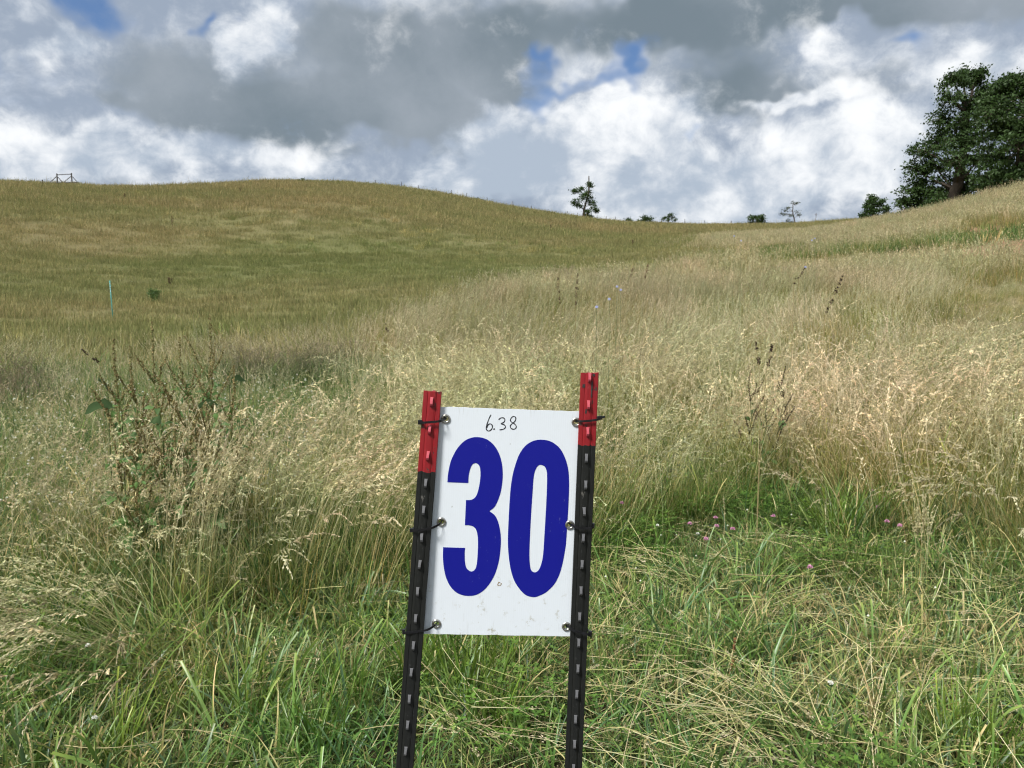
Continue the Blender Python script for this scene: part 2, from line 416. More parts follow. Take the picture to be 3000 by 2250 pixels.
def culms(acc, N, h, spread, blen_k=1.0, k=10, wstem=.0026, nsp=44, sl=(.008, .013), sw=.0036, droop=(.5, 1.9), lean=(.0, .3), base_g=(.22, .25, .065), pan=.24, windaz=None, branch=True, topk=1.0):
    base, cc_ = bases(N, spread)
    az = U(0, 6.283, N) if windaz is None else rng.normal(windaz, .7, N)
    P, T = curves(N, k, U(h[0], h[1], N), U(*lean, N), U(*droop, N), U(2.2, 4.5, N)[:, None], az, base)
    s = np.linspace(0, 1, k)[None]
    Wd = wstem*U(.8, 1.3, N)[:, None]*(1-.6*s)
    side = np.stack([-np.sin(az+rng.normal(0, 1., N)), np.cos(az+rng.normal(0, 1., N)), np.zeros(N)], -1)
    side /= np.linalg.norm(side, axis=1)[:, None]
    V, Fq, wn = ribbons(P, Wd, side)
    top = STR_TOP[rng.integers(0, len(STR_TOP), N)]*U(.8, 1.15, N)[:, None]*topk
    bot = np.array(base_g)*U(.8, 1.4, N)[:, None]
    orange = rng.random(N) < .25
    bot[orange] = np.array((.42, .30, .08))
    t = np.clip((s-.15)/.55, 0, 1)[..., None]
    C = bot[:, None]*(1-t)+top[:, None]*.85*t
    acc.add(V, Fq, np.repeat(C.reshape(-1, 3), wn, 0))
    # seed heads: spikelets set tightly on the axis and on a few drooping side branches
    n = N*nsp; ci = np.repeat(np.arange(N), nsp); nb = 6
    bq = np.sort(rng.random((N, nb)), 1)*.62; bdir = rng.normal(0, 1, (N, nb, 3)); blen = U(.015, .055, N)[:, None]*(1.1-bq)*U(.6, 1.3, (N, nb))*blen_k
    bid = rng.integers(-3, nb, n); main = bid < 0; bid = np.maximum(bid, 0)
    tt_ = rng.random(n); u = np.where(main, .10+.90*tt_**.85, bq[ci, bid])
    q = (1-pan)+pan*u
    f = q*(k-1); i0 = np.minimum(f.astype(int), k-2); fr = (f-i0)[:, None]
    pos = P[ci, i0]*(1-fr)+P[ci, i0+1]*fr; tg = T[ci, i0]
    rd = bdir[ci, bid]; rd = rd-(rd*tg).sum(1)[:, None]*tg; rd /= np.linalg.norm(rd, axis=1)[:, None]+1e-9
    bl = np.where(main, 0, blen[ci, bid]*tt_)[:, None]
    p0 = pos+rd*bl*.55+tg*bl*.75; p0[:, 2] -= (bl[:, 0]**2)*7
    p0 += rng.normal(0, sw*.27, (n, 3))
    dr = tg*.9+rd*np.where(main, .15, .5)[:, None]+np.array([0, 0, -.30])+rng.normal(0, .13, (n, 3)); dr /= np.linalg.norm(dr, axis=1)[:, None]
    L = U(sl[0], sl[1], n)[:, None]; sd_ = np.cross(dr, rng.normal(0, 1, (n, 3))); sd_ /= np.linalg.norm(sd_, axis=1)[:, None]+1e-9
    w = sw*U(.6, 1.2, n)[:, None]
    Vs = np.stack([p0, p0+dr*L*.45-sd_*w*.5, p0+dr*L, p0+dr*L*.45+sd_*w*.5], 1).reshape(-1, 3)
    Cs = np.repeat(top[ci]*U(.8, 1.2, n)[:, None], 4, 0)
    acc.add(Vs, np.arange(n*4).reshape(-1, 4), Cs)
    if branch:
        bs_ = sd_*.0006
        Vb = np.stack([pos-bs_, pos+bs_, p0+bs_, p0-bs_], 1).reshape(-1, 3)
        acc.add(Vb, np.arange(n*4).reshape(-1, 4), np.repeat(top[ci]*.8, 4, 0))

def collection(name, meshes):
    c = bpy.data.collections.new(name)
    for i, me in enumerate(meshes):
        o = bpy.data.objects.new(name, me); c.objects.link(o)
    return c
def scatter(name, protos, x, y, scl, label, tilt=.12, az=None, dz=0.0, parent=None):
    n = len(x); z = ground(x, y)+dz
    me = bpy.data.meshes.new(name); me.vertices.add(n)
    me.vertices.foreach_set('co', np.stack([x, y, z], -1).astype(np.float32).ravel())
    rot = np.stack([rng.normal(0, tilt, n), rng.normal(0, tilt, n), U(0, 6.283, n) if az is None else az+rng.normal(0, .45, n)], -1).astype(np.float32)
    a = me.attributes.new('rot', 'FLOAT_VECTOR', 'POINT'); a.data.foreach_set('vector', rot.ravel())
    a = me.attributes.new('scl', 'FLOAT', 'POINT'); a.data.foreach_set('value', np.asarray(scl, np.float32))
    a = me.attributes.new('idx', 'INT', 'POINT'); a.data.foreach_set('value', rng.integers(0, len(protos), n).astype(np.int32))
    o = link(name, me, kind='stuff', label=label)
    ng = bpy.data.node_groups.new('scatter_'+name, 'GeometryNodeTree')
    ng.interface.new_socket('Geometry', in_out='INPUT', socket_type='NodeSocketGeometry')
    ng.interface.new_socket('Geometry', in_out='OUTPUT', socket_type='NodeSocketGeometry')
    N = ng.nodes; L = ng.links
    gi = N.new('NodeGroupInput'); go = N.new('NodeGroupOutput')
    ci = N.new('GeometryNodeCollectionInfo'); ci.inputs['Collection'].default_value = collection(name+'_piece', protos)
    ci.inputs['Separate Children'].default_value = True; ci.inputs['Reset Children'].default_value = True
    ip = N.new('GeometryNodeInstanceOnPoints'); ip.inputs['Pick Instance'].default_value = True
    def na(nm, t):
        q = N.new('GeometryNodeInputNamedAttribute'); q.data_type = t; q.inputs[0].default_value = nm
        return [s for s in q.outputs if s.enabled and s.name == 'Attribute'][0]
    er = N.new('FunctionNodeEulerToRotation')
    L.new(gi.outputs[0], ip.inputs['Points']); L.new(ci.outputs[0], ip.inputs['Instance'])
    L.new(na('rot', 'FLOAT_VECTOR'), er.inputs[0]); L.new(er.outputs[0], ip.inputs['Rotation'])
    L.new(na('scl', 'FLOAT'), ip.inputs['Scale']); L.new(na('idx', 'INT'), ip.inputs['Instance Index'])
    L.new(ip.outputs[0], go.inputs[0])
    md = o.modifiers.new('scatter', 'NODES'); md.node_group = ng
    return o
def wedge(n, r0, r1, a0=-.82, a1=.82, power=1.0):
    """random spots, uniform on the ground for power 1"""
    a = U(a0, a1, n); r = np.sqrt(U(0, 1, n)**power*(r1*r1-r0*r0)+r0*r0)
    return r*np.sin(a), r*np.cos(a)
# where the tall meadow starts: distance against display column
_tx = [-400, 0, 300, 850, 1250, 1320, 1500, 1800, 2000, 2212, 2600]
_tr = [3.75, 3.75, 3.85, 4.05, 4.4, 4.8, 5.3, 5.4, 5.0, 4.9, 4.9]
_ta = np.array([math.atan2((q*DS-1500)/F, 1.0) for q in _tx])
def rtall(x, y): return np.interp(np.arctan2(x, y), _ta, _tr)
def rbound(x, y): return np.interp(np.arctan2(x, y), _fa, _BD)

def build_short_grass():
    P = []
    for i in range(10):
        a = Acc(); leaves(a, 42, (.07, .24), (.0032, .0076), .06, lean=(.1, 1.1), bend=(.2, 1.6), dry=.20, cut=.5); P.append(a.mesh('grass_tuft', M_green))
    x, y = wedge(4000, 1.6, 7.2)
    r = np.hypot(x, y)
    k = (r < rtall(x, y)+1.0); x, y = x[k], y[k]
    scatter('short_grass', P, x, y, U(.65, 1.15, len(x))*(.75+.5*vnoise(x, y, 2.2, 3)), 'short green grass with cut blades in front of the tall meadow')
    P = []
    for i in range(8):
        a = Acc(); leaves(a, 28, (.16, .38), (.0055, .0105), .07, lean=(.1, .9), bend=(.4, 1.9), k=8, dry=.08, cut=.2,
                          palette=np.array([(.110, .220, .062), (.145, .255, .062), (.105, .190, .098), (.180, .265, .075)])); P.append(a.mesh('long_blades', M_green))
    x, y = wedge(2300, 1.8, 7.0); r = np.hypot(x, y); a_ = np.arctan2(x, y)
    k = (r < rtall(x, y)+1.2) & (rng.random(len(x)) < np.where(a_ < .02, .75, .30)+.35*ss((r-3.6)/1.0)) & (vnoise(x, y, 1.8, 31) > .30); x, y = x[k], y[k]
    scatter('long_green_grass', P, x, y, U(.6, 1.1, len(x))*(.75+.4*vnoise(x, y, 1.3, 33)), 'longer arching green grass blades among the short grass')
    # taller fans of fresh blades
    P = []
    for i in range(5):
        a = Acc(); leaves(a, 60, (.25, .48), (.005, .009), .05, lean=(.05, .6), bend=(.1, .9), k=9, dry=.05, cut=.15,
                          palette=np.array([(.14, .24, .038), (.18, .27, .045), (.12, .21, .04)])); P.append(a.mesh('grass_fan', M_green))
    spots = [(905, 1420, 1.0), (1010, 1440, 1.1), (1080, 1520, .8), (680, 1560, .8), (2060, 1560, .7), (2140, 1600, .8), (250, 1600, .8), (1830, 1130, 1.15),
             (1790, 1140, 1.0), (1870, 1120, 1.1), (60, 1430, .9), (760, 1480, .8), (400, 1500, .7), (1480, 1110, .8), (1400, 1130, .8), (540, 1500, .8), (150, 1360, .9), (1100, 1400, .8)]
    xs, ys, sc = [], [], []
    for (dx, dy, s) in spots:
        d = ray(dx*DS, (dy+60*s)*DS); t = -(CAM_H-.03)/d.z; xs.append(d.x*t); ys.append(d.y*t); sc.append(s)
    scatter('fresh_grass', P, np.array(xs), np.array(ys), np.array(sc), 'fans of fresh bright green grass blades in the mown strip', tilt=.06)
def build_straw():
    """cut stalks lying across the short grass"""
    a = Acc(); N = 950
    x, y = wedge(N, 1.9, 4.9, power=1.0)
    sd0 = np.arctan2(x, y) < 0; flip = sd0 & (rng.random(N) < .45); x[flip] = np.abs(x[flip])
    az = U(0, math.pi, N)
    # sheaves lying together
    sheaf = [(1640, 1510, -.75, 34), (1390, 1250, -.8, 34), (1450, 1500, .15, 30), (1900, 1530, .9, 38), (1150, 1580, .1, 16), (2060, 1450, -.35, 24), (700, 1440, .75, 14), (1560, 1600, -.5, 34), (1000, 1545, -.8, 20), (1750, 1330, .3, 20)]
    o = 0
    for (dx, dy, an, n) in sheaf:
        d = ray(dx*DS, dy*DS); t = -(CAM_H-.12)/d.z
        x[o:o+n] = d.x*t+rng.normal(0, .10, n); y[o:o+n] = d.y*t+rng.normal(0, .10, n); az[o:o+n] = an+rng.normal(0, .30, n); o += n
    L = U(.12, .75, N)*U(.6, 1, N); k = 7
    s = np.linspace(-.5, .5, k)[None]
    bow = rng.normal(0, .05, N)[:, None]; hz = (.06+.16*rng.random(N)**1.3)[:, None]; el = np.where(rng.random(N) < .35, rng.normal(0, .5, N), rng.normal(0, .14, N))[:, None]
    dx_, dy_ = np.cos(az)[:, None], np.sin(az)[:, None]
    px = x[:, None]+dx_*s*L[:, None]-dy_*bow*(4*s*s)*L[:, None]; py = y[:, None]+dy_*s*L[:, None]+dx_*bow*(4*s*s)*L[:, None]
    pz = ground(px, py)+hz+np.sin(el)*s*L[:, None]-(.25*s*s)*L[:, None]*.35
    pz = np.maximum(pz, ground(px, py)+.01)
    P = np.stack([px, py, pz], -1)
    Wd = U(.0014, .0034, N)[:, None]*(1-.5*(s+.5))
    ct = np.array([(.82, .74, .42), (.74, .64, .38), (.86, .79, .52), (.62, .62, .28), (.64, .52, .32)])[rng.integers(0, 5, N)]*U(.75, 1.1, N)[:, None]
    for sdv in (np.stack([-np.sin(az), np.cos(az), np.zeros(N)], -1), np.tile([0, 0, 1.], (N, 1))):
        V, Fq, wn = ribbons(P, Wd, sdv); a.add(V, Fq, np.repeat(np.repeat(ct, k, 0), wn, 0))
    # seed heads on a third of them
    hd = np.where(rng.random(N) < .3)[0]; m = 22; n = len(hd)*m; ci = np.repeat(hd, m)
    u = rng.random(n); f = (.68+.32*u)*(k-1); i0 = np.minimum(f.astype(int), k-2); fr = (f-i0)[:, None]
    p0 = P[ci, i0]*(1-fr)+P[ci, i0+1]*fr+rng.normal(0, .004, (n, 3)); tg = P[ci, i0+1]-P[ci, i0]; tg /= np.linalg.norm(tg, axis=1)[:, None]
    dr = tg+rng.normal(0, .3, (n, 3)); sd_ = np.cross(dr, rng.normal(0, 1, (n, 3))); sd_ /= np.linalg.norm(sd_, axis=1)[:, None]
    Vs = np.stack([p0, p0+dr*.005-sd_*.0016, p0+dr*.011, p0+dr*.005+sd_*.0016], 1).reshape(-1, 3)
    a.add(Vs, np.arange(n*4).reshape(-1, 4), np.repeat(np.array((.60, .50, .34))*U(.8, 1.1, n)[:, None], 4, 0))
    # stubble
    n = 2600; bx, by = wedge(n, 1.8, 5.2); kk = vnoise(bx, by, 1.6, 9) > .55; bx, by = bx[kk], by[kk]; n = len(bx)
    P, T = curves(n, 3, U(.05, .16, n), U(0, .5, n), U(-.2, .3, n), np.ones((n, 1)), U(0, 6.28, n), np.stack([bx, by, ground(bx, by)], -1))
    V, Fq, wn = ribbons(P, np.full((n, 3), .0028), np.tile([1., 0, 0], (n, 1)))
    a.add(V, Fq, np.repeat(np.array([(.52, .42, .20), (.45, .33, .15), (.40, .38, .15)])[rng.integers(0, 3, n)], 3*wn, 0))
    link('cut_straw', a.mesh('cut_straw', M_straw), kind='stuff', label='dry cut grass stalks lying criss-cross over the short grass')

def build_meadow():
    # near clumps
    global CEN
    P = []
    for i in range(12):
        a = Acc(); CEN = rng.normal(0, .26, (5, 2))
        culms(a, 11, (.7, 1.22), .05, droop=(1.0, 2.6), lean=(.05, .4), windaz=0, nsp=80, sl=(.010, .016), sw=.0052, wstem=.0032, pan=.27, topk=1.2)
        culms(a, 12, (.55, 1.15), .065, windaz=0 if i % 2 else None, droop=(.4, 2.2) if i % 3 else (1.4, 2.9), lean=(.0, .42))
        leaves(a, 165, (.20, .64), (.003, .0066), .085, lean=(.02, .5), bend=(.2, 1.6), k=8, dry=.38, cut=.05,
               palette=np.array([(.16, .205, .052), (.22, .24, .070), (.12, .18, .05), (.27, .26, .085)]))
        P.append(a.mesh('meadow_clump', M_tall))
    x, y = wedge(1750, 3.6, 9.0)
    r = np.hypot(x, y); dn = vnoise(x, y, 1.1, 5)
    k = (r > rtall(x, y)) & (rng.random(len(x)) < -.05+1.25*dn*np.where(np.arctan2(x, y) < -.12, np.where(r > 4.7, .45, .72), 1)); x, y = x[k], y[k]
    edge = ss((np.hypot(x, y)-rtall(x, y))/.8); wa = 6.3*vnoise(x, y, .45, 51)-2.2
    # openness: on the left the meadow is lower and greener behind the first clump
    sc = U(.72, 1.05, len(x))*(.78+.30*edge)*(.86+.28*vnoise(x, y, .7, 8))
    left = ss((-np.arctan2(x, y)-.08)/.25)
    sc *= 1-.42*left*ss((np.hypot(x, y)-4.6)/1.2)
    scatter('tall_meadow_grass', P, x, y, sc, 'tall dry meadow grass with drooping tan seed heads nearest the sign', tilt=.10, az=wa)
    # leafy tussocks in the gaps, mostly at the left
    P = []
    for i in range(6):
        a = Acc(); CEN = rng.normal(0, .22, (4, 2))
        leaves(a, 120, (.22, .62), (.0045, .0085), .08, lean=(.02, .8), bend=(.3, 1.8), k=8, dry=.12, cut=.05, palette=np.array([(.095, .185, .060), (.14, .22, .075), (.085, .155, .075), (.19, .24, .10)]))
        culms(a, 3, (.5, .9), .08, nsp=30); P.append(a.mesh('leafy_tussock', M_tall))
    x, y = wedge(2400, 3.7, 13); r = np.hypot(x, y); aa = np.arctan2(x, y); dn = vnoise(x, y, 1.1, 5)
    k = (r > rtall(x, y)) & (rng.random(len(x)) < np.where(aa < -.12, .95, .75-.8*dn)*np.clip(1.3-(r-4)/12, 0, 1)); x, y = x[k], y[k]
    scatter('leafy_tussocks', P, x, y, U(.6, 1.0, len(x)), 'green leafy tussocks between the dry stalks', tilt=.12)
    # dark rushy patch at the foot of the hill on the left
    P = []
    for i in range(4):
        a = Acc(); CEN = rng.normal(0, .25, (4, 2))
        leaves(a, 90, (.3, .75), (.006, .011), .10, lean=(.02, .8), bend=(.3, 1.9), k=7, dry=.03, cut=.05, palette=np.array([(.055, .105, .045), (.075, .12, .05), (.10, .085, .06)]))
        culms(a, 16, (.5, .9), .12, k=7, wstem=.005, nsp=18, sl=(.015, .028), sw=.007, branch=False, base_g=(.10, .09, .05), topk=.40); P.append(a.mesh('rushy_tussock', M_tall))
    xs, ys, sc = [], [], []
    for (x0, x1, r0_, r1_, n_) in ((480, 700, 10.5, 12.5, 46), (700, 840, 12, 13.5, 16), (-60, 70, 9.5, 12, 26), (930, 1010, 6.0, 7.2, 9)):
        for q in range(n_):
            az_ = azsl(rng.uniform(x0, x1), 700)[0]; rr_ = rng.uniform(r0_, r1_); xs.append(rr_*math.sin(az_)); ys.append(rr_*math.cos(az_)); sc.append(rng.uniform(.6, .95))
    scatter('rushy_tussocks', P, np.array(xs), np.array(ys), np.array(sc), 'dark green and purplish rank tussocks where the meadow meets the hill', tilt=.12)
    # middle distance
    P = []
    for i in range(9):
        a = Acc(); CEN = rng.normal(0, .38, (6, 2))
        culms(a, 34, (.55, 1.2), .10, windaz=0, k=8, wstem=.0048, nsp=22, sl=(.014, .026), sw=.0064, branch=False, droop=(.1, 1.7), lean=(0, .32), pan=.22, blen_k=.6)
        leaves(a, 125, (.22, .62), (.005, .010), .12, k=5, dry=.45, cut=0, fold=0, palette=np.array([(.20, .225, .065), (.27, .26, .09), (.15, .19, .06)]))
        a.C = [c*.93 for c in a.C]; P.append(a.mesh('meadow_clump_mid', M_tall))
    x, y = wedge(2900, 8.2, 26)
    r = np.hypot(x, y); k = (r < rbound(x, y)+1) & (rng.random(len(x)) < .25+1.2*vnoise(x, y, .5, 4)*np.where((np.arctan2(x, y) < -.1) & (r < 12), .6, 1)); x, y = x[k], y[k]
    keep = ~bare(x, y); x, y = x[keep], y[keep]; left = ss((-np.arctan2(x, y)-.02)/.25); low = np.where((vis_dx(x, y, .1) > 2040) & (np.hypot(x, y) > 11), .38, 1)
    sc = low*U(.75, 1.05, len(x))*(1-.38*left)*(.85+.3*vnoise(x, y, .35, 11))
    scatter('meadow_grass_middle', P, x, y, sc, 'tan meadow grass in the middle distance running up to the right', tilt=.10, az=6.3*vnoise(x, y, .22, 52)-2.2)
    # far meadow on the right-hand rise
    CEN = None
    P = []
    for i in range(6):
        a = Acc()
        culms(a, 42, (.55, 1.1), .40, k=5, wstem=.009, nsp=7, sl=(.04, .09), sw=.014, branch=False, droop=(.2, 1.3))
        leaves(a, 26, (.2, .5), (.012, .02), .4, k=4, dry=.5, cut=0, fold=0, palette=np.array([(.25, .24, .12), (.19, .20, .09)]))
        a.C = [c*np.array((.86, .84, .80)) for c in a.C]; P.append(a.mesh('meadow_patch', M_tall))
    x, y = wedge(9000, 22, 95, a0=-.15)
    r = np.hypot(x, y); vx, vy = vis_dx(x, y, .8), vis_dy(x, y, .8)
    inmain = r < rbound(x, y)+1.5
    vy = vy+rng.normal(0, 4, len(vy))+10*(vnoise(x, y, .12, 41)-.5); vx = vx+rng.normal(0, 25, len(vx))+120*(vnoise(x, y, .10, 42)-.5)
    # golden crest band on the right: between skyline and the green strip
    gold = (vx > 1500) & (vy < 540-(vx-1500)*.105) & (r < 90) & (vx > 1880-(r-40)*14)
    strip = (vx > 1620) & (vy > 527-(vx-1650)*.083) & (vy < 556-(vx-1650)*.083) & ~(r < 26)
    soil = (vx > 2080) & (vy > 484) & (vy < 530)
    k = (inmain | gold) & ~strip & ~bare(x, y)
    x, y = x[k], y[k]
    scatter('meadow_grass_far', P, x, y, U(.7, 1.05, len(x)), 'golden tall grass on the rise and along its crest at the right', tilt=.08)
    P = []
    for i in range(4):
        a = Acc(); leaves(a, 70, (.2, .5), (.012, .022), .35, lean=(0, .7), bend=(.1, 1.1), k=4, dry=.06, cut=0, fold=0, palette=np.array([(.10, .19, .06), (.13, .21, .07), (.08, .15, .05)])); P.append(a.mesh('green_band_grass', M_tall))
    x, y = wedge(5000, 24, 80, a0=.08); vx, vy = vis_dx(x, y, .3), vis_dy(x, y, .3); c_ = 541-(vx-1650)*.083
    k = (vx > 1640) & (np.abs(vy-c_) < 11+7*(vnoise(x, y, .2, 44)-.5)) & (y > 5); x, y = x[k], y[k]
    scatter('green_band_grass', P, x, y, U(.7, 1.2, len(x)), 'band of shorter green grass below the golden crest at the right', tilt=.08)

def build_pasture():
    P = []
    for i in range(6):
        a = Acc()
        leaves(a, 120, (.12, .34), (.010, .020), .42, lean=(0, .5), bend=(0, .9), k=4, dry=0, cut=0, fold=0, palette=np.array([(1.0, 1.06, .98), (1.20, 1.16, 1.18), (.88, 1.0, .84), (1.42, 1.32, 1.30)]))
        P.append(a.mesh('pasture_patch', M_pasture))
    x1, y1 = wedge(6000, 13, 60); x2, y2 = wedge(24000, 55, 165)
    x, y = np.concatenate([x1, x2]), np.concatenate([y1, y2])
    k = (np.hypot(x, y) > rbound(x, y)-.5) & ~bare(x, y); x, y = x[k], y[k]
    r = np.hypot(x, y)
    T = []
    for i in range(5):
        a = Acc(); leaves(a, 60, (.25, .6), (.012, .03), .22, lean=(0, .8), bend=(.1, 1.2), k=4, dry=0, cut=0, fold=0, palette=[np.array([(.8, 1.0, .7), (.7, .9, .65)]), np.array([(1.9, 1.7, 1.6), (1.6, 1.45, 1.3)])][i % 2]); T.append(a.mesh('pasture_tussock', M_pasture))
    tx, ty = wedge(2600, 16, 150); tk = (np.hypot(tx, ty) > rbound(tx, ty)) & (vnoise(tx, ty, .06, 61)+.3*vnoise(tx, ty, .4, 62) > .62); tx, ty = tx[tk], ty[tk]
    scatter('pasture_tussocks', T, tx, ty, U(.5, 1.3, len(tx)), 'rank tussocks and tan seeding tufts dotted over the hill', tilt=.1)
    scatter('pasture_grass', P, x, y, U(.7, 1.2, len(x))*(1+.9*ss((r-50)/60)), 'grazed green and tan pasture grass covering the hill', tilt=.05)

def build_clover():
    def leaf3(acc, base, h, az, s):
        P = base+np.array([0, 0, h]); n = 3
        for j in range(3):
            t = az+j*2.094; d = np.array([math.cos(t), math.sin(t), .18]); q = np.array([-math.sin(t), math.cos(t), 0])
            V = [P, P+d*s*.45-q*s*.30+[0, 0, .25*s*.3], P+d*s*.95-q*s*.22+[0, 0, .1*s], P+d*s, P+d*s*.95+q*s*.22+[0, 0, .1*s], P+d*s*.45+q*s*.30+[0, 0, .25*s*.3]]
            V = np.array(V); Fq = np.array([(0, 1, 2, 3), (0, 3, 4, 5)])
            c = np.array(random.choice([(.115, .215, .040), (.15, .25, .05), (.09, .17, .035)]))*random.uniform(.8, 1.2)
            acc.add(V, Fq, np.tile(c, (6, 1)))
        w = .001
        acc.add(np.array([base-[w, 0, 0], base+[w, 0, 0], P+[w, 0, 0], P-[w, 0, 0]]), np.array([(0, 1, 2, 3)]), np.tile((.12, .19, .06), (4, 1)))
    P = []
    for i in range(6):
        a = Acc()
        for j in range(34):
            leaf3(a, np.array([random.gauss(0, .09), random.gauss(0, .09), 0]), random.uniform(.04, .19), random.uniform(0, 6.3), random.uniform(.010, .020))
        P.append(a.mesh('clover_patch', M_clover))
    x, y = wedge(2600, 3.3, 7.2, a0=.02, a1=.82)
    r = np.hypot(x, y)
    k = (r < rtall(x, y)+.9) & (r > 3.4+.8*vnoise(x, y, 1.3, 21)) & (vnoise(x, y, 1.7, 22)+.25*ss((r-4)/1.5) > .58); x, y = x[k], y[k]
    x3, y3 = wedge(500, 2.0, 3.9, a0=-.8); k = vnoise(x3, y3, 1.9, 24) > .80; x, y = np.append(x, x3[k]), np.append(y, y3[k])
    x4, y4 = wedge(700, 6.0, 10.5, a0=-.62, a1=-.1); k = vnoise(x4, y4, .8, 25) > .35; x, y = np.append(x, x4[k]), np.append(y, y4[k])
    scatter('clover_leaves', P, x, y, U(.8, 1.3, len(x)), 'low clover leaves growing through the grass', tilt=.12)
    # white heads scattered far left, too many and small to single out
    mb = MB()
    m, g = new_mat('white_clover_heads'); finish(g, g.n('ShaderNodeAttribute', attribute_name='col').outputs['Color'], .7, .1)
    x, y = wedge(700, 5.0, 10.5, a0=-.62, a1=-.25)
    x5, y5 = wedge(22, 3.5, 6, a0=.05, a1=.6); x, y = np.append(x, x5), np.append(y, y5)
    for i in range(len(x)):
        hh = random.uniform(.22, .40) if x[i] < 0 else random.uniform(.10, .20); z = G(x[i], y[i])+hh; q = np.array([x[i], y[i], z]); r_ = random.uniform(.008, .0115) if x[i] < 0 else .007
        V = [q+np.array(v)*r_ for v in ((1, 0, 0), (0, 1, 0), (-1, 0, 0), (0, -1, 0), (0, 0, 1), (0, 0, -1))]
        mb.add(V, [(0, 1, 4), (1, 2, 4), (2, 3, 4), (3, 0, 4), (1, 0, 5), (2, 1, 5), (3, 2, 5), (0, 3, 5)], (.62, .62, .52))
        mb.add([q+[-.0008, 0, 0], q+[.0008, 0, 0], q+[.0008, 0, -hh], q+[-.0008, 0, -hh]], [(0, 1, 2, 3)], (.12, .18, .06))
    link('white_clover_blooms', mb.mesh('white_clover_blooms', m), kind='stuff', label='tiny white clover blooms dotted through the grass')
build_short_grass(); build_straw(); build_meadow(); build_pasture(); build_clover()

# ------------------------------------------------------------------ single plants
M_bark, g = new_mat('bark'); p_ = g.n('ShaderNodeNewGeometry').outputs['Position']
finish(g, g.mix(g.noise(p_, 6, 4, .6), (.045, .035, .028), (.11, .09, .07)), .9, .1)
def mat_leaf(name, a, b, tr=.25):
    m, g = new_mat(name); c = g.n('ShaderNodeAttribute', attribute_name='col').outputs['Color']
    finish(g, g.mix(1.0, g.mix(.0, c, c), g.mix(g.noise(g.n('ShaderNodeNewGeometry').outputs['Position'], .8, 3), a, b), 'MULTIPLY'), .5, .3, transl=tr)
    return m
M_leaf = mat_leaf('tree_leaves', (.85, .9, .85), (1.15, 1.1, 1.0))
M_vcol, g = new_mat('plant_parts'); finish(g, g.n('ShaderNodeAttribute', attribute_name='col').outputs['Color'], .7, .15)

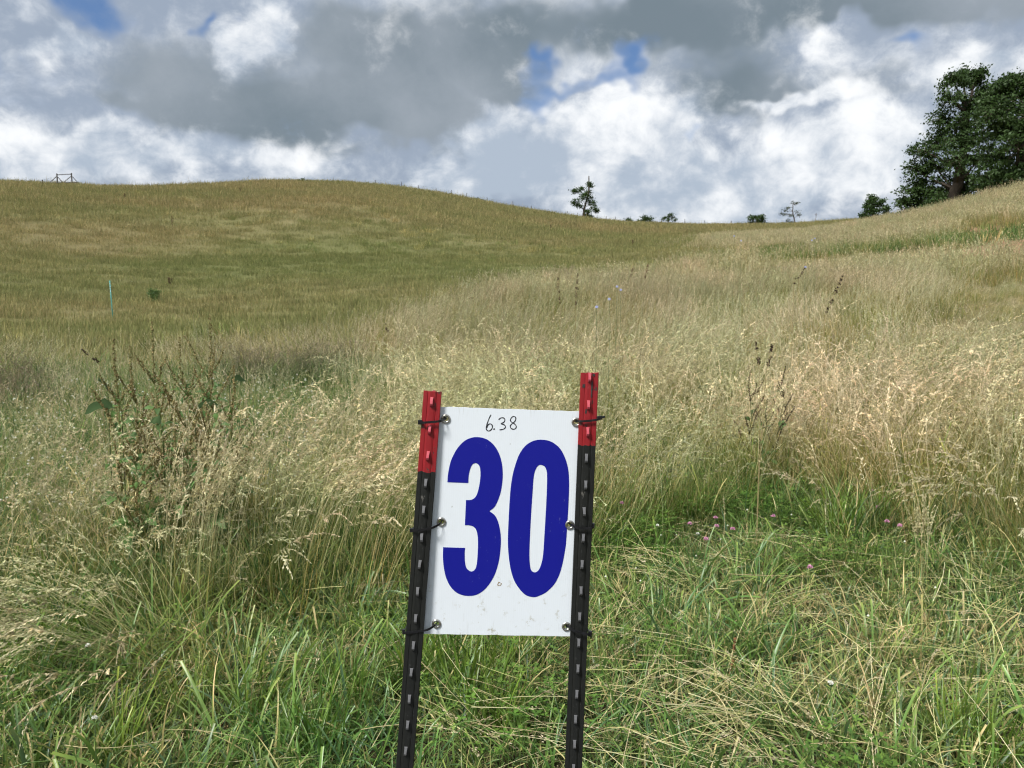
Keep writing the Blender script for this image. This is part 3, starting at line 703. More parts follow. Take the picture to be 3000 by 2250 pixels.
def seg(a, b, n, wob):
    t = np.linspace(0, 1, n)[:, None]; P = np.asarray(a)*(1-t)+np.asarray(b)*t
    P[1:-1] += rng.normal(0, wob, (n-2, 3)); return P
def tree(name, label, cat, dx, dy, D, unit, trunk, blobs, r0, leaf=.2, dens=1.0, group=None, col=(.045, .082, .024), depth=.55, sink=.3, per=22, dead=False, clump=.30):
    """trunk and blobs in small picture units (x right, y up) about the base; unit = metres per such unit"""
    az, _ = azsl(dx, dy)
    if D > 60: D0 = D; D = float(np.interp(az, _fa, _CD))+(-1.5 if D > 95 else rng.uniform(0, 2)+(3 if 'second' in label else 0)); unit *= D/D0
    x, y = D*math.sin(az), D*math.cos(az); z = G(x, y)-sink
    t = thing(name, label, cat, (x, y, z), group)
    rt = np.array([math.cos(az), -math.sin(az), 0]); fw = np.array([math.sin(az), math.cos(az), 0])
    ca = math.cos(az)
    def L3(u, v, w=0): return rt*u*unit*ca*ca+fw*w+np.array([0, 0, v*unit*ca+sink])
    tp = np.array([L3(*q) for q in trunk]); tp[0, 2] -= sink
    mb = MB(); rad = np.linspace(r0, r0*.45, len(tp)); rad[0] *= 1.35
    # finer trunk
    tt = np.linspace(0, len(tp)-1, len(tp)*3); fine = np.stack([np.interp(tt, np.arange(len(tp)), tp[:, i]) for i in range(3)], -1)
    fine[1:-1] += rng.normal(0, r0*.12, (len(fine)-2, 3))
    mb.tube(fine, np.interp(tt, np.arange(len(tp)), rad), 8)
    link('trunk', mb.mesh('trunk', M_bark, True), t)
    limbs = MB(); Vs, Cs = [], []
    for (bx, by, br) in blobs:
        Rb = br*unit*ca; w = rng.normal(-.35*Rb if Rb > 1 else 0, depth*Rb*1.2); c = L3(bx, by, w)
        hgt = c[2]; j = np.argmin(np.linalg.norm(fine-(c-[0, 0, Rb*1.0]), axis=1)); j = max(j, len(fine)//5)
        st = fine[j]; mid = (st+c)/2+[0, 0, -.05*np.linalg.norm(c-st)]
        lim = np.concatenate([seg(st, mid, 4, Rb*.05)[:-1], seg(mid, c, 4, Rb*.05)])
        limbs.tube(lim, np.linspace(r0*.32, r0*.08, len(lim)), 5)
        nt = max(6, int(30*dens*max(.35, (Rb/2.2))**.5))
        for q in range(nt):
            v = rng.normal(0, 1, 3); v /= np.linalg.norm(v); rr_ = Rb*(rng.random()**.45)*np.array([1, 1, .82])
            e = c+v*rr_
            limbs.tube(seg(c, e, 3, Rb*.06), [r0*.07, r0*.05, r0*.02], 3)
            if dead and rng.random() < .25: continue
            n = int(per*rng.uniform(.7, 1.3)); cs = clump*rng.uniform(.7, 1.3)
            p = e+rng.normal(0, 1, (n, 3))*cs*np.array([1, 1, .6]); a = rng.normal(0, 1, (n, 3)); a /= np.linalg.norm(a, axis=1)[:, None]
            b = np.cross(a, rng.normal(0, 1, (n, 3))); b /= np.linalg.norm(b, axis=1)[:, None]; sz = leaf*rng.uniform(.5, 1.2, (n, 1))
            Vs.append(np.stack([p-a*sz*.5, p+b*sz*.28-a*sz*.05, p+a*sz*.5, p-b*sz*.3+a*sz*.08], 1).reshape(-1, 3))
            Cs.append(np.repeat(np.array(col)*rng.uniform(.7, 1.35, (n, 1))*np.array([1, 1, 1]), 4, 0))
    V = np.concatenate(Vs)
    link('limbs', limbs.mesh('limbs', M_bark), t)
    link('crown', mesh_from('crown', V, np.arange(len(V)).reshape(-1, 4), M_leaf, np.concatenate(Cs)), t)
    return t
def crop5(lst, bx, by): return [((x-bx), (by-y), r) for (x, y, r) in lst]
UN = 84/1659/3
OAK = crop5([(1940, 330, 70), (1930, 400, 80), (1780, 230, 60), (1860, 235, 50), (1730, 290, 75), (1840, 275, 70), (1700, 390, 80), (1830, 400, 110), (1660, 500, 85), (1790, 520, 120), (1910, 470, 90), (1620, 620, 100), (1740, 640, 120),
             (1550, 690, 80), (1870, 620, 120), (1520, 790, 90), (1640, 770, 110), (1770, 780, 120), (1900, 760, 120), (1490, 910, 85), (1600, 900, 110), (1720, 900, 110), (1860, 880, 110),
             (1440, 985, 45), (1550, 990, 80), (1650, 1010, 70), (1470, 1085, 55), (1560, 1070, 60), (1630, 1080, 50), (1860, 980, 60)], 1755, 1060)
tree('oak_tree', 'large dark green oak at the right with thick trunk showing on the crest', 'tree', 1474.7+1755/3, 73.7+1060/3, 84, UN,
     [(0, -20), (5, 100), (30, 230), (45, 400), (60, 600)], OAK, .55, leaf=.27, dens=1.2, per=34, clump=.27)
OAK2 = crop5([(1975, 360, 70), (1990, 460, 90), (2060, 250, 60), (2010, 290, 75), (2120, 250, 70), (2210, 270, 90), (2040, 400, 110), (2170, 400, 120), (2300, 330, 120), (2010, 540, 90), (2130, 540, 110), (2260, 500, 130), (2390, 420, 110), (2030, 680, 110), (2160, 690, 120),
              (2300, 650, 130), (2430, 600, 120), (2000, 810, 110), (2120, 830, 120), (2240, 800, 120), (2380, 780, 130), (1960, 900, 90), (2060, 930, 90), (2180, 890, 90), (2300, 880, 110)], 2180, 960)
tree('oak_tree', 'second large oak cut off by the right edge, crown merging with its neighbour', 'tree', 1474.7+2180/3, 73.7+980/3, 90, UN*90/84,
     [(0, -20), (0, 120), (20, 260), (10, 420), (30, 600)], OAK2, .6, leaf=.27, dens=1.2, per=34, clump=.27)
tree('sapling_thicket', 'low leafy thicket under the left side of the big oak', 'shrub', 1980, 440, 80, UN, [(0, -20), (0, 40)],
     [(-30, 35, 35), (20, 60, 55), (90, 70, 60), (-20, 15, 30), (150, 90, 50), (60, 30, 50)], .12, leaf=.26, dens=.9, per=22)
# crop4 coordinates (source 1640,500 scale 5.53) -> display units / 7.5
K4 = 7.5
def c4(lst, bx, by): return [(x-bx, by-y, r) for (x, y, r) in lst]
def u4(D): return D/1659/K4
D = 128
tree('hawthorn_tree', 'lone ragged tree standing on the crest just right of the middle of the skyline', 'tree', 1259, 478, D, u4(D), [(0, -10), (25, 200), (60, 320), (95, 500), (90, 690)],
     c4([(470, 230, 25), (490, 270, 18), (280, 335, 62), (345, 320, 42), (225, 350, 38), (450, 370, 55), (490, 440, 70), (410, 430, 50), (350, 480, 70), (280, 530, 75), (225, 540, 48), (480, 520, 60), (545, 560, 62), (565, 630, 58),
         (590, 670, 30), (320, 600, 45), (470, 680, 45), (440, 740, 45), (490, 760, 30)], 375, 810), .22, leaf=.28, per=17, dens=.8, clump=.24, group='small trees along the skyline')
D = 150
tree('round_bush', 'leftmost small bent bush in the group of three right of the lone tree', 'bush', 1361, 481, D, u4(D), [(0, -10), (20, 40), (-5, 80)],
     [(-50, 75, 18), (-20, 85, 22), (10, 60, 25), (20, 25, 28), (0, 20, 25)], .1, leaf=.25, per=12, dens=.6, clump=.2, group='small trees along the skyline')
tree('spreading_bush', 'widest and middle bush of the three small ones right of the lone tree', 'bush', 1391, 482, D, u4(D), [(0, -10), (0, 60), (10, 120)],
     [(-110, 30, 40), (-75, 70, 35), (-20, 80, 55), (20, 130, 40), (50, 90, 55), (105, 110, 35), (90, 40, 50), (-30, 30, 50), (130, 15, 25), (40, 30, 40), (-150, 5, 20)], .15, leaf=.28, per=14, dens=.8, clump=.22, group='small trees along the skyline')
tree('parasol_tree', 'small flat-topped tree, rightmost of the three right of the lone tree', 'tree', 1444, 484, D, u4(D), [(0, -10), (-5, 60), (5, 120), (30, 190)],
     [(45, 190, 30), (10, 170, 25), (-40, 150, 35), (-80, 120, 35), (0, 110, 40), (75, 150, 25), (100, 100, 22), (-90, 20, 30), (-130, 10, 20), (-40, 25, 30), (60, 25, 30), (110, 15, 25), (150, 5, 15), (20, 50, 30)], .15, leaf=.25, per=12, dens=.6, clump=.2, group='small trees along the skyline')
K5 = 4.254*DS                    # crop at 2120,540
def u5(D): return D/1659/K5
D = 135
def d5(x, y): return (2120+x/4.254)/DS, (540+y/4.254)/DS
tree('round_bush', 'tiny low bush left of the dense round bush on the crest', 'bush', *d5(160, 495), D, u5(D), [(0, -10), (0, 20)], [(20, 40, 18), (-10, 20, 22), (-45, 5, 18), (30, 15, 20)], .08, leaf=.25, per=14, dens=.8, clump=.2, group='small trees along the skyline')
tree('dense_bush', 'dense dark round bush left of the bare leaning tree on the crest', 'bush', *d5(400, 490), D, u5(D), [(0, -10), (0, 60), (20, 100)],
     [(-60, 110, 40), (-20, 130, 35), (20, 80, 45), (65, 130, 38), (90, 90, 35), (-70, 50, 45), (80, 40, 45), (-10, 30, 45), (-120, 20, 15), (110, 10, 20), (40, 30, 40)], .14, leaf=.28, per=17, dens=.95, clump=.22, group='small trees along the skyline')
tree('dying_tree', 'half bare leaning tree with wispy crown between two leafy ones on the crest', 'tree', *d5(905, 480), D, u5(D), [(0, -10), (-15, 50), (-40, 130), (-50, 200), (-45, 290)],
     [(-40, 285, 28), (0, 280, 18), (-100, 230, 35), (-150, 205, 30), (-190, 160, 25), (-130, 150, 28), (-70, 130, 20), (10, 180, 35), (35, 140, 20), (-100, 80, 25), (-170, 40, 25), (-190, 15, 20), (30, 20, 25), (-60, 50, 20), (60, 5, 15)],
     .13, leaf=.20, per=9, dens=.7, clump=.18, dead=True, col=(.06, .075, .035), group='small trees along the skyline')
D = 105
tree('cedar_tree', 'bushy cedar-like tree standing alone left of the big oak', 'tree', *d5(1850, 400), D, u5(D), [(0, -20), (5, 90), (5, 200), (-20, 310)],
     [(-20, 320, 22), (20, 300, 25), (-15, 265, 40), (40, 255, 40), (115, 265, 32), (-50, 250, 25), (20, 205, 50), (-40, 190, 35), (100, 230, 35), (-80, 200, 18), (140, 165, 50), (180, 170, 35), (165, 120, 40), (190, 90, 22), (70, 140, 50), (-10, 135, 50),
      (-70, 140, 25), (-95, 95, 30), (-120, 95, 15), (-30, 80, 50), (40, 80, 50), (-50, 30, 45), (20, 30, 50), (90, 50, 30), (-80, 60, 30), (200, 40, 18), (150, 60, 20)], .2, leaf=.26, per=14, dens=.75, clump=.2, group='small trees along the skyline')
# shrubs on the left hill crest
for (dx, dy, D, w, lab) in [(652, 392, 129, 1.0, 'small scrubby bush on the summit of the left hill'), (366, 404, 124, .8, 'tiny bush on the crest between the timber brace and the summit'),
                            (1030, 436, 137, .8, 'small round shrub on the descending crest, left one of a close pair'), (1040, 438, 137, .8, 'small round shrub on the descending crest, right one of a close pair'),
                            (1182, 466, 141, .7, 'tiny shrub on the crest left of the lone tree'), (970, 427, 136, .6, 'twiggy low shrub on the crest left of the shrub pair'),
                            (1560, 489, 148, .6, 'tiny shrub on the crest right of the flat-topped tree'), (450, 400, 125, .6, 'tiny shrub halfway between brace and summit')]:
    tree('crest_shrub', lab, 'shrub', dx, dy, D, .1, [(0, -2), (0, 5)], [(-3*w, 5*w, 3.5*w), (2*w, 7*w, 3.5*w), (5*w, 4*w, 3*w), (-6*w, 3*w, 2*w)], .05, leaf=.16, per=12, dens=.8, clump=.13, group='shrubs on the hill crest', sink=.1)
# bright bush on the lower hillside
def dist_for(dx, dy, h):         # distance at which something h above the ground shows on this row
    az, _ = azsl(dx, dy); rr = np.linspace(8, 80, 1500); v = vis_dy(rr*math.sin(az), rr*math.cos(az), h)
    return float(rr[np.argmax(v < dy)])
BD_ = dist_for(333, 652, .05)
tree('green_bush', 'bright green upright bush on the lower hillside right of the teal stake', 'bush', 333, 646, BD_, BD_/1659, [(0, 0), (0, 14)],
     [(-3, 5, 5), (3, 6, 5), (-3, 12, 5), (4, 15, 5), (0, 21, 4), (-6, 19, 3), (6, 24, 3.5), (-5, 26, 2.5)], .02, leaf=.06, per=16, dens=.8, clump=.07, col=(.10, .17, .05), sink=.05)
def weed(name, label, dx, dy, D, h, c, group=None):
    az, _ = azsl(dx, dy); x, y = D*math.sin(az), D*math.cos(az)
    t = thing(name, label, 'weed', (x, y, G(x, y)), group); mb = MB(); mb.tube(seg((0, 0, 0), (rng.normal(0, .05), 0, h), 5, .01), .015, 4, c)
    for q in range(14): 
        z = h*rng.uniform(.45, 1); mb.tube([(0, 0, z), (rng.normal(0, .06), rng.normal(0, .06), z+.08), (rng.normal(0, .07), rng.normal(0, .07), z+.14)], [.012, .02, .006], 4, c)
    link('stalk', mb.mesh('stalk', M_vcol), t)
for (dx, dy, D, h, lab) in [(372, 495, 75, 1.1, 'brown weed stalk alone halfway up the left hillside'), (365, 580, 45, .5, 'short brown weed below the lone stalk on the hillside'), (270, 445, 95, .9, 'weed stalk near the left crest'),
                            (1366, 545, 70, .8, 'dark weed spot on the hillside above the meadow edge'), (1190, 520, 90, 1.0, 'brown weed stalk in the middle of the right hillside'), (520, 440, 100, .8, 'weed stalk below the summit on its left'), (1762, 478, 118, 1.6, 'thin dark weed stalk standing up on the skyline right of the leaning tree')]:
    weed('weed_stalk', lab, dx, dy, D, h, (.12, .085, .045), 'weeds on the pasture hill')

# ------------------------------------------------------------------ fences
M_wood, g = new_mat('weathered_wood'); p_ = g.n('ShaderNodeNewGeometry').outputs['Position']
finish(g, g.mix(g.noise(p_, 4, 4, .6), (.06, .055, .05), (.13, .115, .10)), .9, .1)
M_steel, g = new_mat('old_wire'); finish(g, (.12, .12, .12), .6, .3, metal=.6)
def brace_fence():
    D = 118; az, _ = azsl(139, 395); x, y = D*math.sin(az), D*math.cos(az); z0 = G(x, y)
    t = thing('fence_brace', 'timber corner brace with two posts and crossed struts on the left hill crest', 'fence', (x, y, z0))
    rt = np.array([math.cos(az), -math.sin(az), 0]); m = D/F/8.848
    def Q(cx, cy):                                # crop px of the brace close-up -> local
        px, py = 50+cx/8.848, 480+cy/8.848; d = ray(px, py); h = math.hypot(d.x, d.y)
        a2 = math.atan2(d.x, d.y); return rt*(math.tan(a2-az)*D)+np.array([0, 0, CAM_H+D*d.z/h-z0])
    def bar(nm, a, b, r, n=8):
        mb = MB(); mb.tube(seg(a, b, 4, .006), r, n); link(nm, mb.mesh(nm, M_wood), t)
    for (xa, ya, xb) in ((1030, 250, 1045), (1410, 240, 1428)):
        a = Q(xa, ya); b = Q(xb, 540); b[2] = -.5; bar('post', a, b, .085)
    a = Q(655, 412); b = Q(657, 500); b[2] = -.5; bar('post', a, b, .07)
    bar('rail', Q(1045, 283), Q(1400, 268), .05)
    bar('bottom_rail', Q(600, 500), Q(1600, 482), .05)
    for a, b in ((Q(1015, 340), Q(860, 470)), (Q(1060, 345), Q(1180, 480)), (Q(1400, 322), Q(1215, 475)), (Q(1440, 335), Q(1565, 475))): bar('strut', a, b, .045)
    mb = MB(); mb.tube([Q(1020, 330), Q(850, 370), Q(660, 420)], .008, 3); link('wire', mb.mesh('wire', M_steel), t)
brace_fence()
def crest_fence():
    xs = [812, 868, 905, 942, 975, 1008, 1052, 1108, 1148, 1184, 1225, 1248, 1310, 1330, 1385, 1430, 1480, 1523, 1580, 1640, 1700]
    D0 = 0; P = []
    for dx in xs:
        az, _ = azsl(dx, 450); D = np.interp(az, _fa, _CD)+3; x, y = D*math.sin(az), D*math.cos(az); P.append(np.array([x, y, G(x, y)]))
    t = thing('wire_fence', 'thin post and wire fence running down the far crest behind the lone tree', 'fence', tuple(P[0]))
    for p in P:
        q = p-P[0]; mb = MB(); hh = rng.uniform(1.15, 1.45); mb.tube([q+[0, 0, -.4], q+[rng.normal(0, .03), 0, hh]], .055, 6)
        link('post', mb.mesh('post', M_wood), t)
    for hh in (.5, .85, 1.15):
        mb = MB(); mb.tube(np.array(P)-P[0]+[0, 0, hh], .006, 3); link('wire', mb.mesh('wire', M_steel), t)
crest_fence()
def stake():
    m, g = new_mat('teal_paint'); finish(g, (.06, .33, .31), .6, .3)
    m2, g = new_mat('pale_tape'); finish(g, (.40, .60, .62), .5, .4)
    D = dist_for(243, 706, .10); a = at(237*DS, 606*DS, D); b = at(243*DS, 700*DS, D); lo = np.array(b)+(np.array(b)-np.array(a))*.9
    z0 = G(lo[0], lo[1]); t = thing('marker_stake', 'thin teal marker stake sticking up behind the dock weeds at left', 'stake', (lo[0], lo[1], z0))
    o = np.array([lo[0], lo[1], z0]); A = np.array(a)-o; B = np.array([0, 0, -.1]); mb = MB(); mb.tube([A, (A+B)/2, B], .016, 8); link('rod', mb.mesh('rod', m, True), t)
    mb = MB(); d = B-A
    for f in (.06, .13, .18, .24):
        mb = MB(); mb.tube([A+d*f, A+d*(f+.03)], .0168, 8); link('reflective_band', mb.mesh('reflective_band', m2), t)
stake()

# ------------------------------------------------------------------ dock plants, dark seed stalks, flowers
def spot(dx, dy, r):
    az, _ = azsl(dx, dy); x, y = r*math.sin(az), r*math.cos(az); return x, y, G(x, y)
def broad_leaf(mb, base, az, L, w, lift, c, roll=0.0):
    k = 7; s = np.linspace(0, 1, k); th = lift-1.3*s; d = np.array([math.cos(az), math.sin(az), 0]); q = np.array([-math.sin(az)*math.cos(roll), math.cos(az)*math.cos(roll), math.sin(roll)])
    P = base+np.cumsum(np.stack([np.cos(th)[:, None]*d+np.array([0, 0, 1])*np.sin(th)[:, None]], 0)[0]*L/k, 0)
    wd = w*np.sin(np.pi*np.clip(s*.93+.05, 0, 1))**.7
    V = []
    for i in range(k):
        wv = .12*wd[i]*math.sin(i*2.3)
        V += [P[i]-q*wd[i]/2+[0, 0, .15*wd[i]+wv], P[i], P[i]+q*wd[i]/2+[0, 0, .15*wd[i]-wv]]
    Fc = [(i*3+j, i*3+j+1, i*3+j+4, i*3+j+3) for i in range(k-1) for j in (0, 1)]
    mb.add(V, Fc, c)
def whorls(mb, P, c, r=.012, n0=0, dens=7, broken=False):
    """knobbly seed whorls along a stalk"""
    P = np.asarray(P); L = np.linalg.norm(np.diff(P, axis=0), axis=1).sum(); n = int(L/.012)
    tt = np.linspace(0, len(P)-1, n); Q = np.stack([np.interp(tt, np.arange(len(P)), P[:, i]) for i in range(3)], -1)
    for i, p in enumerate(Q):
        if broken and math.sin(i*.9+n)+.6*math.sin(i*2.3) < -.25: continue
        f = .45+.75*math.sin(math.pi*min(1, (i+1)/n)) if n > 1 else 1
        for j in range(dens):
            v = rng.normal(0, 1, 3); v /= np.linalg.norm(v); q = p+v*r*f*rng.uniform(.3, 1); s = rng.uniform(.003, .006)
            a = rng.normal(0, 1, 3); a /= np.linalg.norm(a); b = np.cross(a, v); b /= np.linalg.norm(b)+1e-6
            mb.add([q-a*s, q+b*s, q+a*s, q-b*s], [(0, 1, 2, 3)], np.array(c)*rng.uniform(.6, 1.3))
M_dockleaf = mat_leaf('dock_leaves', (.8, .8, .8), (1.2, 1.2, 1.1), .5)
def dock(label, dx, r, h, lean, nb=13, c=(.25, .195, .085), nleaf=34, stalkc=(.20, .22, .08), leafc=(.15, .26, .09)):
    x, y, z = spot(dx, 700, r); t = thing('dock_plant', label, 'dock', (x, y, z), 'dock weeds in the meadow')
    top = np.array([lean*h, rng.normal(0, .05), h]); st = seg((0, 0, 0), top, 9, .008)
    mb = MB(); mb.tube(st, np.linspace(.005, .002, 9), 5, stalkc)
    sh = MB(); whorls(sh, st[6:], c, .011)
    for i in range(nb):
        f = .40+.5*i/nb; b = st[int(f*8)]; az = rng.uniform(0, 6.28); L = h*.30*(1.25-f)*rng.uniform(.7, 1.2)
        e = b+np.array([math.cos(az)*L*.55, math.sin(az)*L*.55, L]); br = seg(b, e, 5, .006); mb.tube(br, np.linspace(.003, .0015, 5), 4, stalkc); whorls(sh, br[1:], c, .009)
    link('stem', mb.mesh('stem', M_vcol, True), t); link('seed_head', sh.mesh('seed_head', M_vcol), t)
    for i in range(nleaf):
        lf = MB(); zz = h*rng.uniform(.03, .80); L = .24*(1.05-zz/h)*rng.uniform(.8, 1.2); az = rng.uniform(0, 6.28)
        broad_leaf(lf, np.array([top[0]*zz/h, top[1]*zz/h, zz]), az, L, L*rng.uniform(.22, .36), rng.uniform(.3, 1.4), np.array(leafc)*rng.uniform(.7, 1.35), rng.uniform(-1, 1))
        link('leaf', lf.mesh('leaf', M_dockleaf, True), t)
for a in [('green and brown dock plant at the left end of the weed clump', 248, 4.5, 1.34, .03), ('slender dock with a pale leaning tip, second in the weed clump', 300, 4.7, 1.28, -.06),
          ('tall dock with thin crooked tip in the middle of the weed clump', 345, 4.6, 1.42, -.05), ('stout dock with thick brown seed head right of the middle of the clump', 395, 4.5, 1.34, -.02),
          ('tallest thin dock with sparse tip towards the right of the clump', 446, 4.7, 1.45, .02), ('short leafy green dock at the left foot of the weed clump', 275, 4.3, .95, .02), ('short leafy green dock in the middle foot of the weed clump', 370, 4.3, .98, -.03), ('short leafy green dock at the right foot of the weed clump', 430, 4.3, 1.02, .04),
          ('leafier reddish dock at the right end of the weed clump', 478, 4.5, 1.18, .05)]:
    dock(*a)
for a in [('dark brown seeding dock in the meadow right of the sign', 1672, 6.0, 1.02, .12, 8, (.10, .07, .045), 6, (.16, .15, .07), (.13, .20, .08)),
          ('shorter ragged dock beside the dark brown one right of the sign', 1632, 6.1, .98, -.04, 7, (.12, .08, .05), 6, (.16, .16, .07), (.13, .20, .08)),
          ('leafy dock low between the two dark ones right of the sign', 1650, 5.9, .80, .02, 5, (.18, .15, .07), 16, (.16, .19, .08), (.14, .23, .08))]: dock(*a)
def big_leaf(label, dx, dy, r, L, az, lift):
    p = at(dx*DS, dy*DS, r); z = G(p.x, p.y); t = thing('broad_leaf_plant', label, 'plant', (p.x, p.y, z), 'broad leaves low in the weed clump')
    mb = MB(); mb.tube([(0, 0, 0), (0, 0, max(.05, p.z-z-.05))], .003, 4, (.10, .13, .05)); link('stalk', mb.mesh('stalk', M_vcol), t)
    L *= .8; lf = MB(); broad_leaf(lf, np.array([0, 0, max(.05, p.z-z-.05)]), az, L, L*.38, lift, (.10, .165, .075), .9 if math.cos(az) < 0 else -.9); link('leaf', lf.mesh('leaf', M_dockleaf, True), t)
for a in [('large grey-green broad leaf hanging left below the dock clump', 262, 868, 4.1, .24, 3.5, .6), ('upright bright broad leaf at the left foot of the dock clump', 232, 830, 4.3, .15, 2.6, 1.3),
          ('broad leaf among the stems right of centre of the clump', 420, 870, 4.2, .17, .4, .9), ('broad yellow-green leaf at the right foot of the dock clump', 495, 812, 4.4, .16, -.3, .8), ('broad leaf deep under the middle of the dock clump', 350, 900, 4.1, .18, 4.6, .8)]:
    big_leaf(*a)
def dark_stalk(label, x0, y0, x1, y1, Z, r=.013, c=(.06, .04, .028), n=7):
    r *= .85
    a = np.array(at(x1*DS, y1*DS, Z)); b = np.array(at(x0*DS, y0*DS, Z)); d = (a-b)
    foot = a+d*.15; z = G(foot[0], foot[1]); foot = np.array([foot[0]+d[0]*.3, foot[1], z])
    t = thing('dead_seed_stalk', label, 'seed stalk', tuple(foot), 'dead dark seed stalks in the meadow')
    mb = MB(); mb.tube([(0, 0, -.02), (a-foot)*.5+rng.normal(0, .01, 3), a-foot, (a+b)/2-foot, b-foot], [.002, .0018, .0018, .0015, .001], 4, (.30, .24, .12)); link('stem', mb.mesh('stem', M_vcol), t)
    sh = MB(); whorls(sh, seg(a-foot, b-foot, 6, .006), c, r, dens=n*2, broken=True); link('seed_head', sh.mesh('seed_head', M_vcol), t)
for a in [('dark brown leaning seed stalk standing alone on the right slope', 1820, 597, 1782, 685, 6.0, .022), ('blackish seed stalk in the meadow above and right of the sign', 1678, 728, 1655, 800, 4.6, .014),
          ('ragged dark seed stalk just left of the blackish one', 1632, 735, 1640, 800, 4.7, .014), ('thin dark seed stalk under the lone tree, nearly upright', 1248, 592, 1243, 660, 9.0, .028, (.06, .035, .022)),
          ('lighter brown seed stalk left of the upright dark one', 1205, 600, 1210, 655, 10.0, .024, (.09, .055, .032)), ('dark drooping seed stalk at far left beside the dock clump', 178, 755, 215, 785, 5.0, .013),
          ('small reddish seed stalk where meadow meets hillside', 1400, 568, 1394, 600, 11.0, .03, (.10, .05, .03)), ('brown seed stalk left of the small reddish one', 1370, 572, 1362, 602, 11.0, .026, (.10, .055, .035)),
          ('tiny dark seed tip right of the sign, upper of two', 1740, 578, 1725, 600, 7.0, .012), ('tiny dark seed tip right of the sign, lower of two', 1722, 600, 1715, 612, 7.0, .010),
          ('short brown seed stalk above the left fence post', 833, 700, 838, 722, 7.5, .016, (.08, .05, .03)), ('reddish brown seed stalk in front of the mown strip at lower right', 1588, 1380, 1572, 1480, 3.0, .009, (.20, .10, .05), 6)]:
    dark_stalk(*a)
M_pink, g = new_mat('pink_petals'); finish(g, g.n('ShaderNodeAttribute', attribute_name='col').outputs['Color'], .6, .1, transl=.2)
def clover_flower(dx, dy, label, Z=None, c=(.66, .36, .50), r=.0125, group='pink clover flowers', name='red_clover'):
    d = ray(dx*DS, dy*DS); t_ = Z if Z else -(CAM_H-.34)/d.z
    p = np.array([0, 0, CAM_H])+np.array(d)*t_; z = G(p[0], p[1]); h = max(.08, p[2]-z)
    t = thing(name, label, 'flower', (p[0], p[1], z), group)
    mb = MB(); mb.tube(seg((rng.normal(0, .02), rng.normal(0, .02), 0), (0, 0, h), 5, .003), .0012, 4, (.12, .17, .06)); link('stem', mb.mesh('stem', M_vcol), t)
    fh = MB()
    for i in range(70):
        v = rng.normal(0, 1, 3); v[2] = abs(v[2])*.9-.1; v /= np.linalg.norm(v); q = np.array([0, 0, h]); a = np.cross(v, rng.normal(0, 1, 3)); a /= np.linalg.norm(a); s = r*.16
        cc = np.array(c)*rng.uniform(.75, 1.35); fh.add([q+v*r*.3-a*s*.6, q+v*r*.3+a*s*.6, q+v*r*1.05+a*s, q+v*r*1.15, q+v*r*1.05-a*s], [(0, 1, 2, 3, 4)], np.clip(cc, 0, 1))
    link('flower_head', fh.mesh('flower_head', M_pink), t)
    lf = MB()
    for j in range(3):
        a = j*2.1+rng.random(); dd = np.array([math.cos(a), math.sin(a), .3]); qq = np.array([-math.sin(a), math.cos(a), 0]); b0 = np.array([0, 0, h-.015])
        lf.add([b0, b0+dd*.012-qq*.006, b0+dd*.025, b0+dd*.012+qq*.006], [(0, 1, 2, 3)], (.08, .16, .04))
    link('leaf', lf.mesh('leaf', M_clover), t)
for (dx, dy, lab) in [(1853, 1028, 'pink clover flower above the bright grass tuft at the right, the roundest one'), (1897, 1096, 'pink clover bloom right of the bright grass tuft'), (1926, 1064, 'larger pink clover bloom highest to the right of the grass tuft'),
                      (1912, 1075, 'pink clover bloom touching the lower left of the larger one'), (1882, 1060, 'small pink clover bloom left of the cluster beside the tuft'), (1343, 1087, 'pink clover bloom beside the right fence post, high one'),
                      (1490, 1132, 'pink clover bloom left of the pair with a white one below'), (1546, 1119, 'pink clover bloom nearest above the mid-right stubble'), (1525, 1165, 'lowest pink clover bloom in the patch right of the sign'),
                      (1548, 1137, 'pale pink clover bloom just below the nearest one'), (1670, 1115, 'whitish pink clover bloom midway between sign and grass tuft'), (1750, 1226, 'single pink clover bloom below the bright grass tuft'),
                      (1916, 1127, 'pink clover bloom below the cluster beside the tuft'), (1944, 1136, 'pink clover bloom rightmost below the tuft cluster'), (1700, 908, 'small pink clover bloom up in the tall grass, left one'),
                      (1735, 940, 'small pink clover bloom up in the tall grass, right one'), (1488, 882, 'pink bloom in tall grass right of the red post top'), (1583, 1143, 'faint pink clover bloom right of the patch beside the sign')]:
    clover_flower(dx, dy, lab)
for (dx, dy, lab) in [(190, 1395, 'white clover flower at the left in the mown strip, upper'), (204, 1552, 'white clover flower at lower left in the mown strip'), (1794, 1476, 'white clover flower at lower right on the cut straw'), (1507, 1153, 'white clover bloom under the pink pair right of the sign'), (1420, 1135, 'white clover bloom beside the right fence post')]:
    clover_flower(dx, dy, lab, Z=None, c=(.75, .75, .68), r=.0085, group='white clover flowers', name='white_clover')
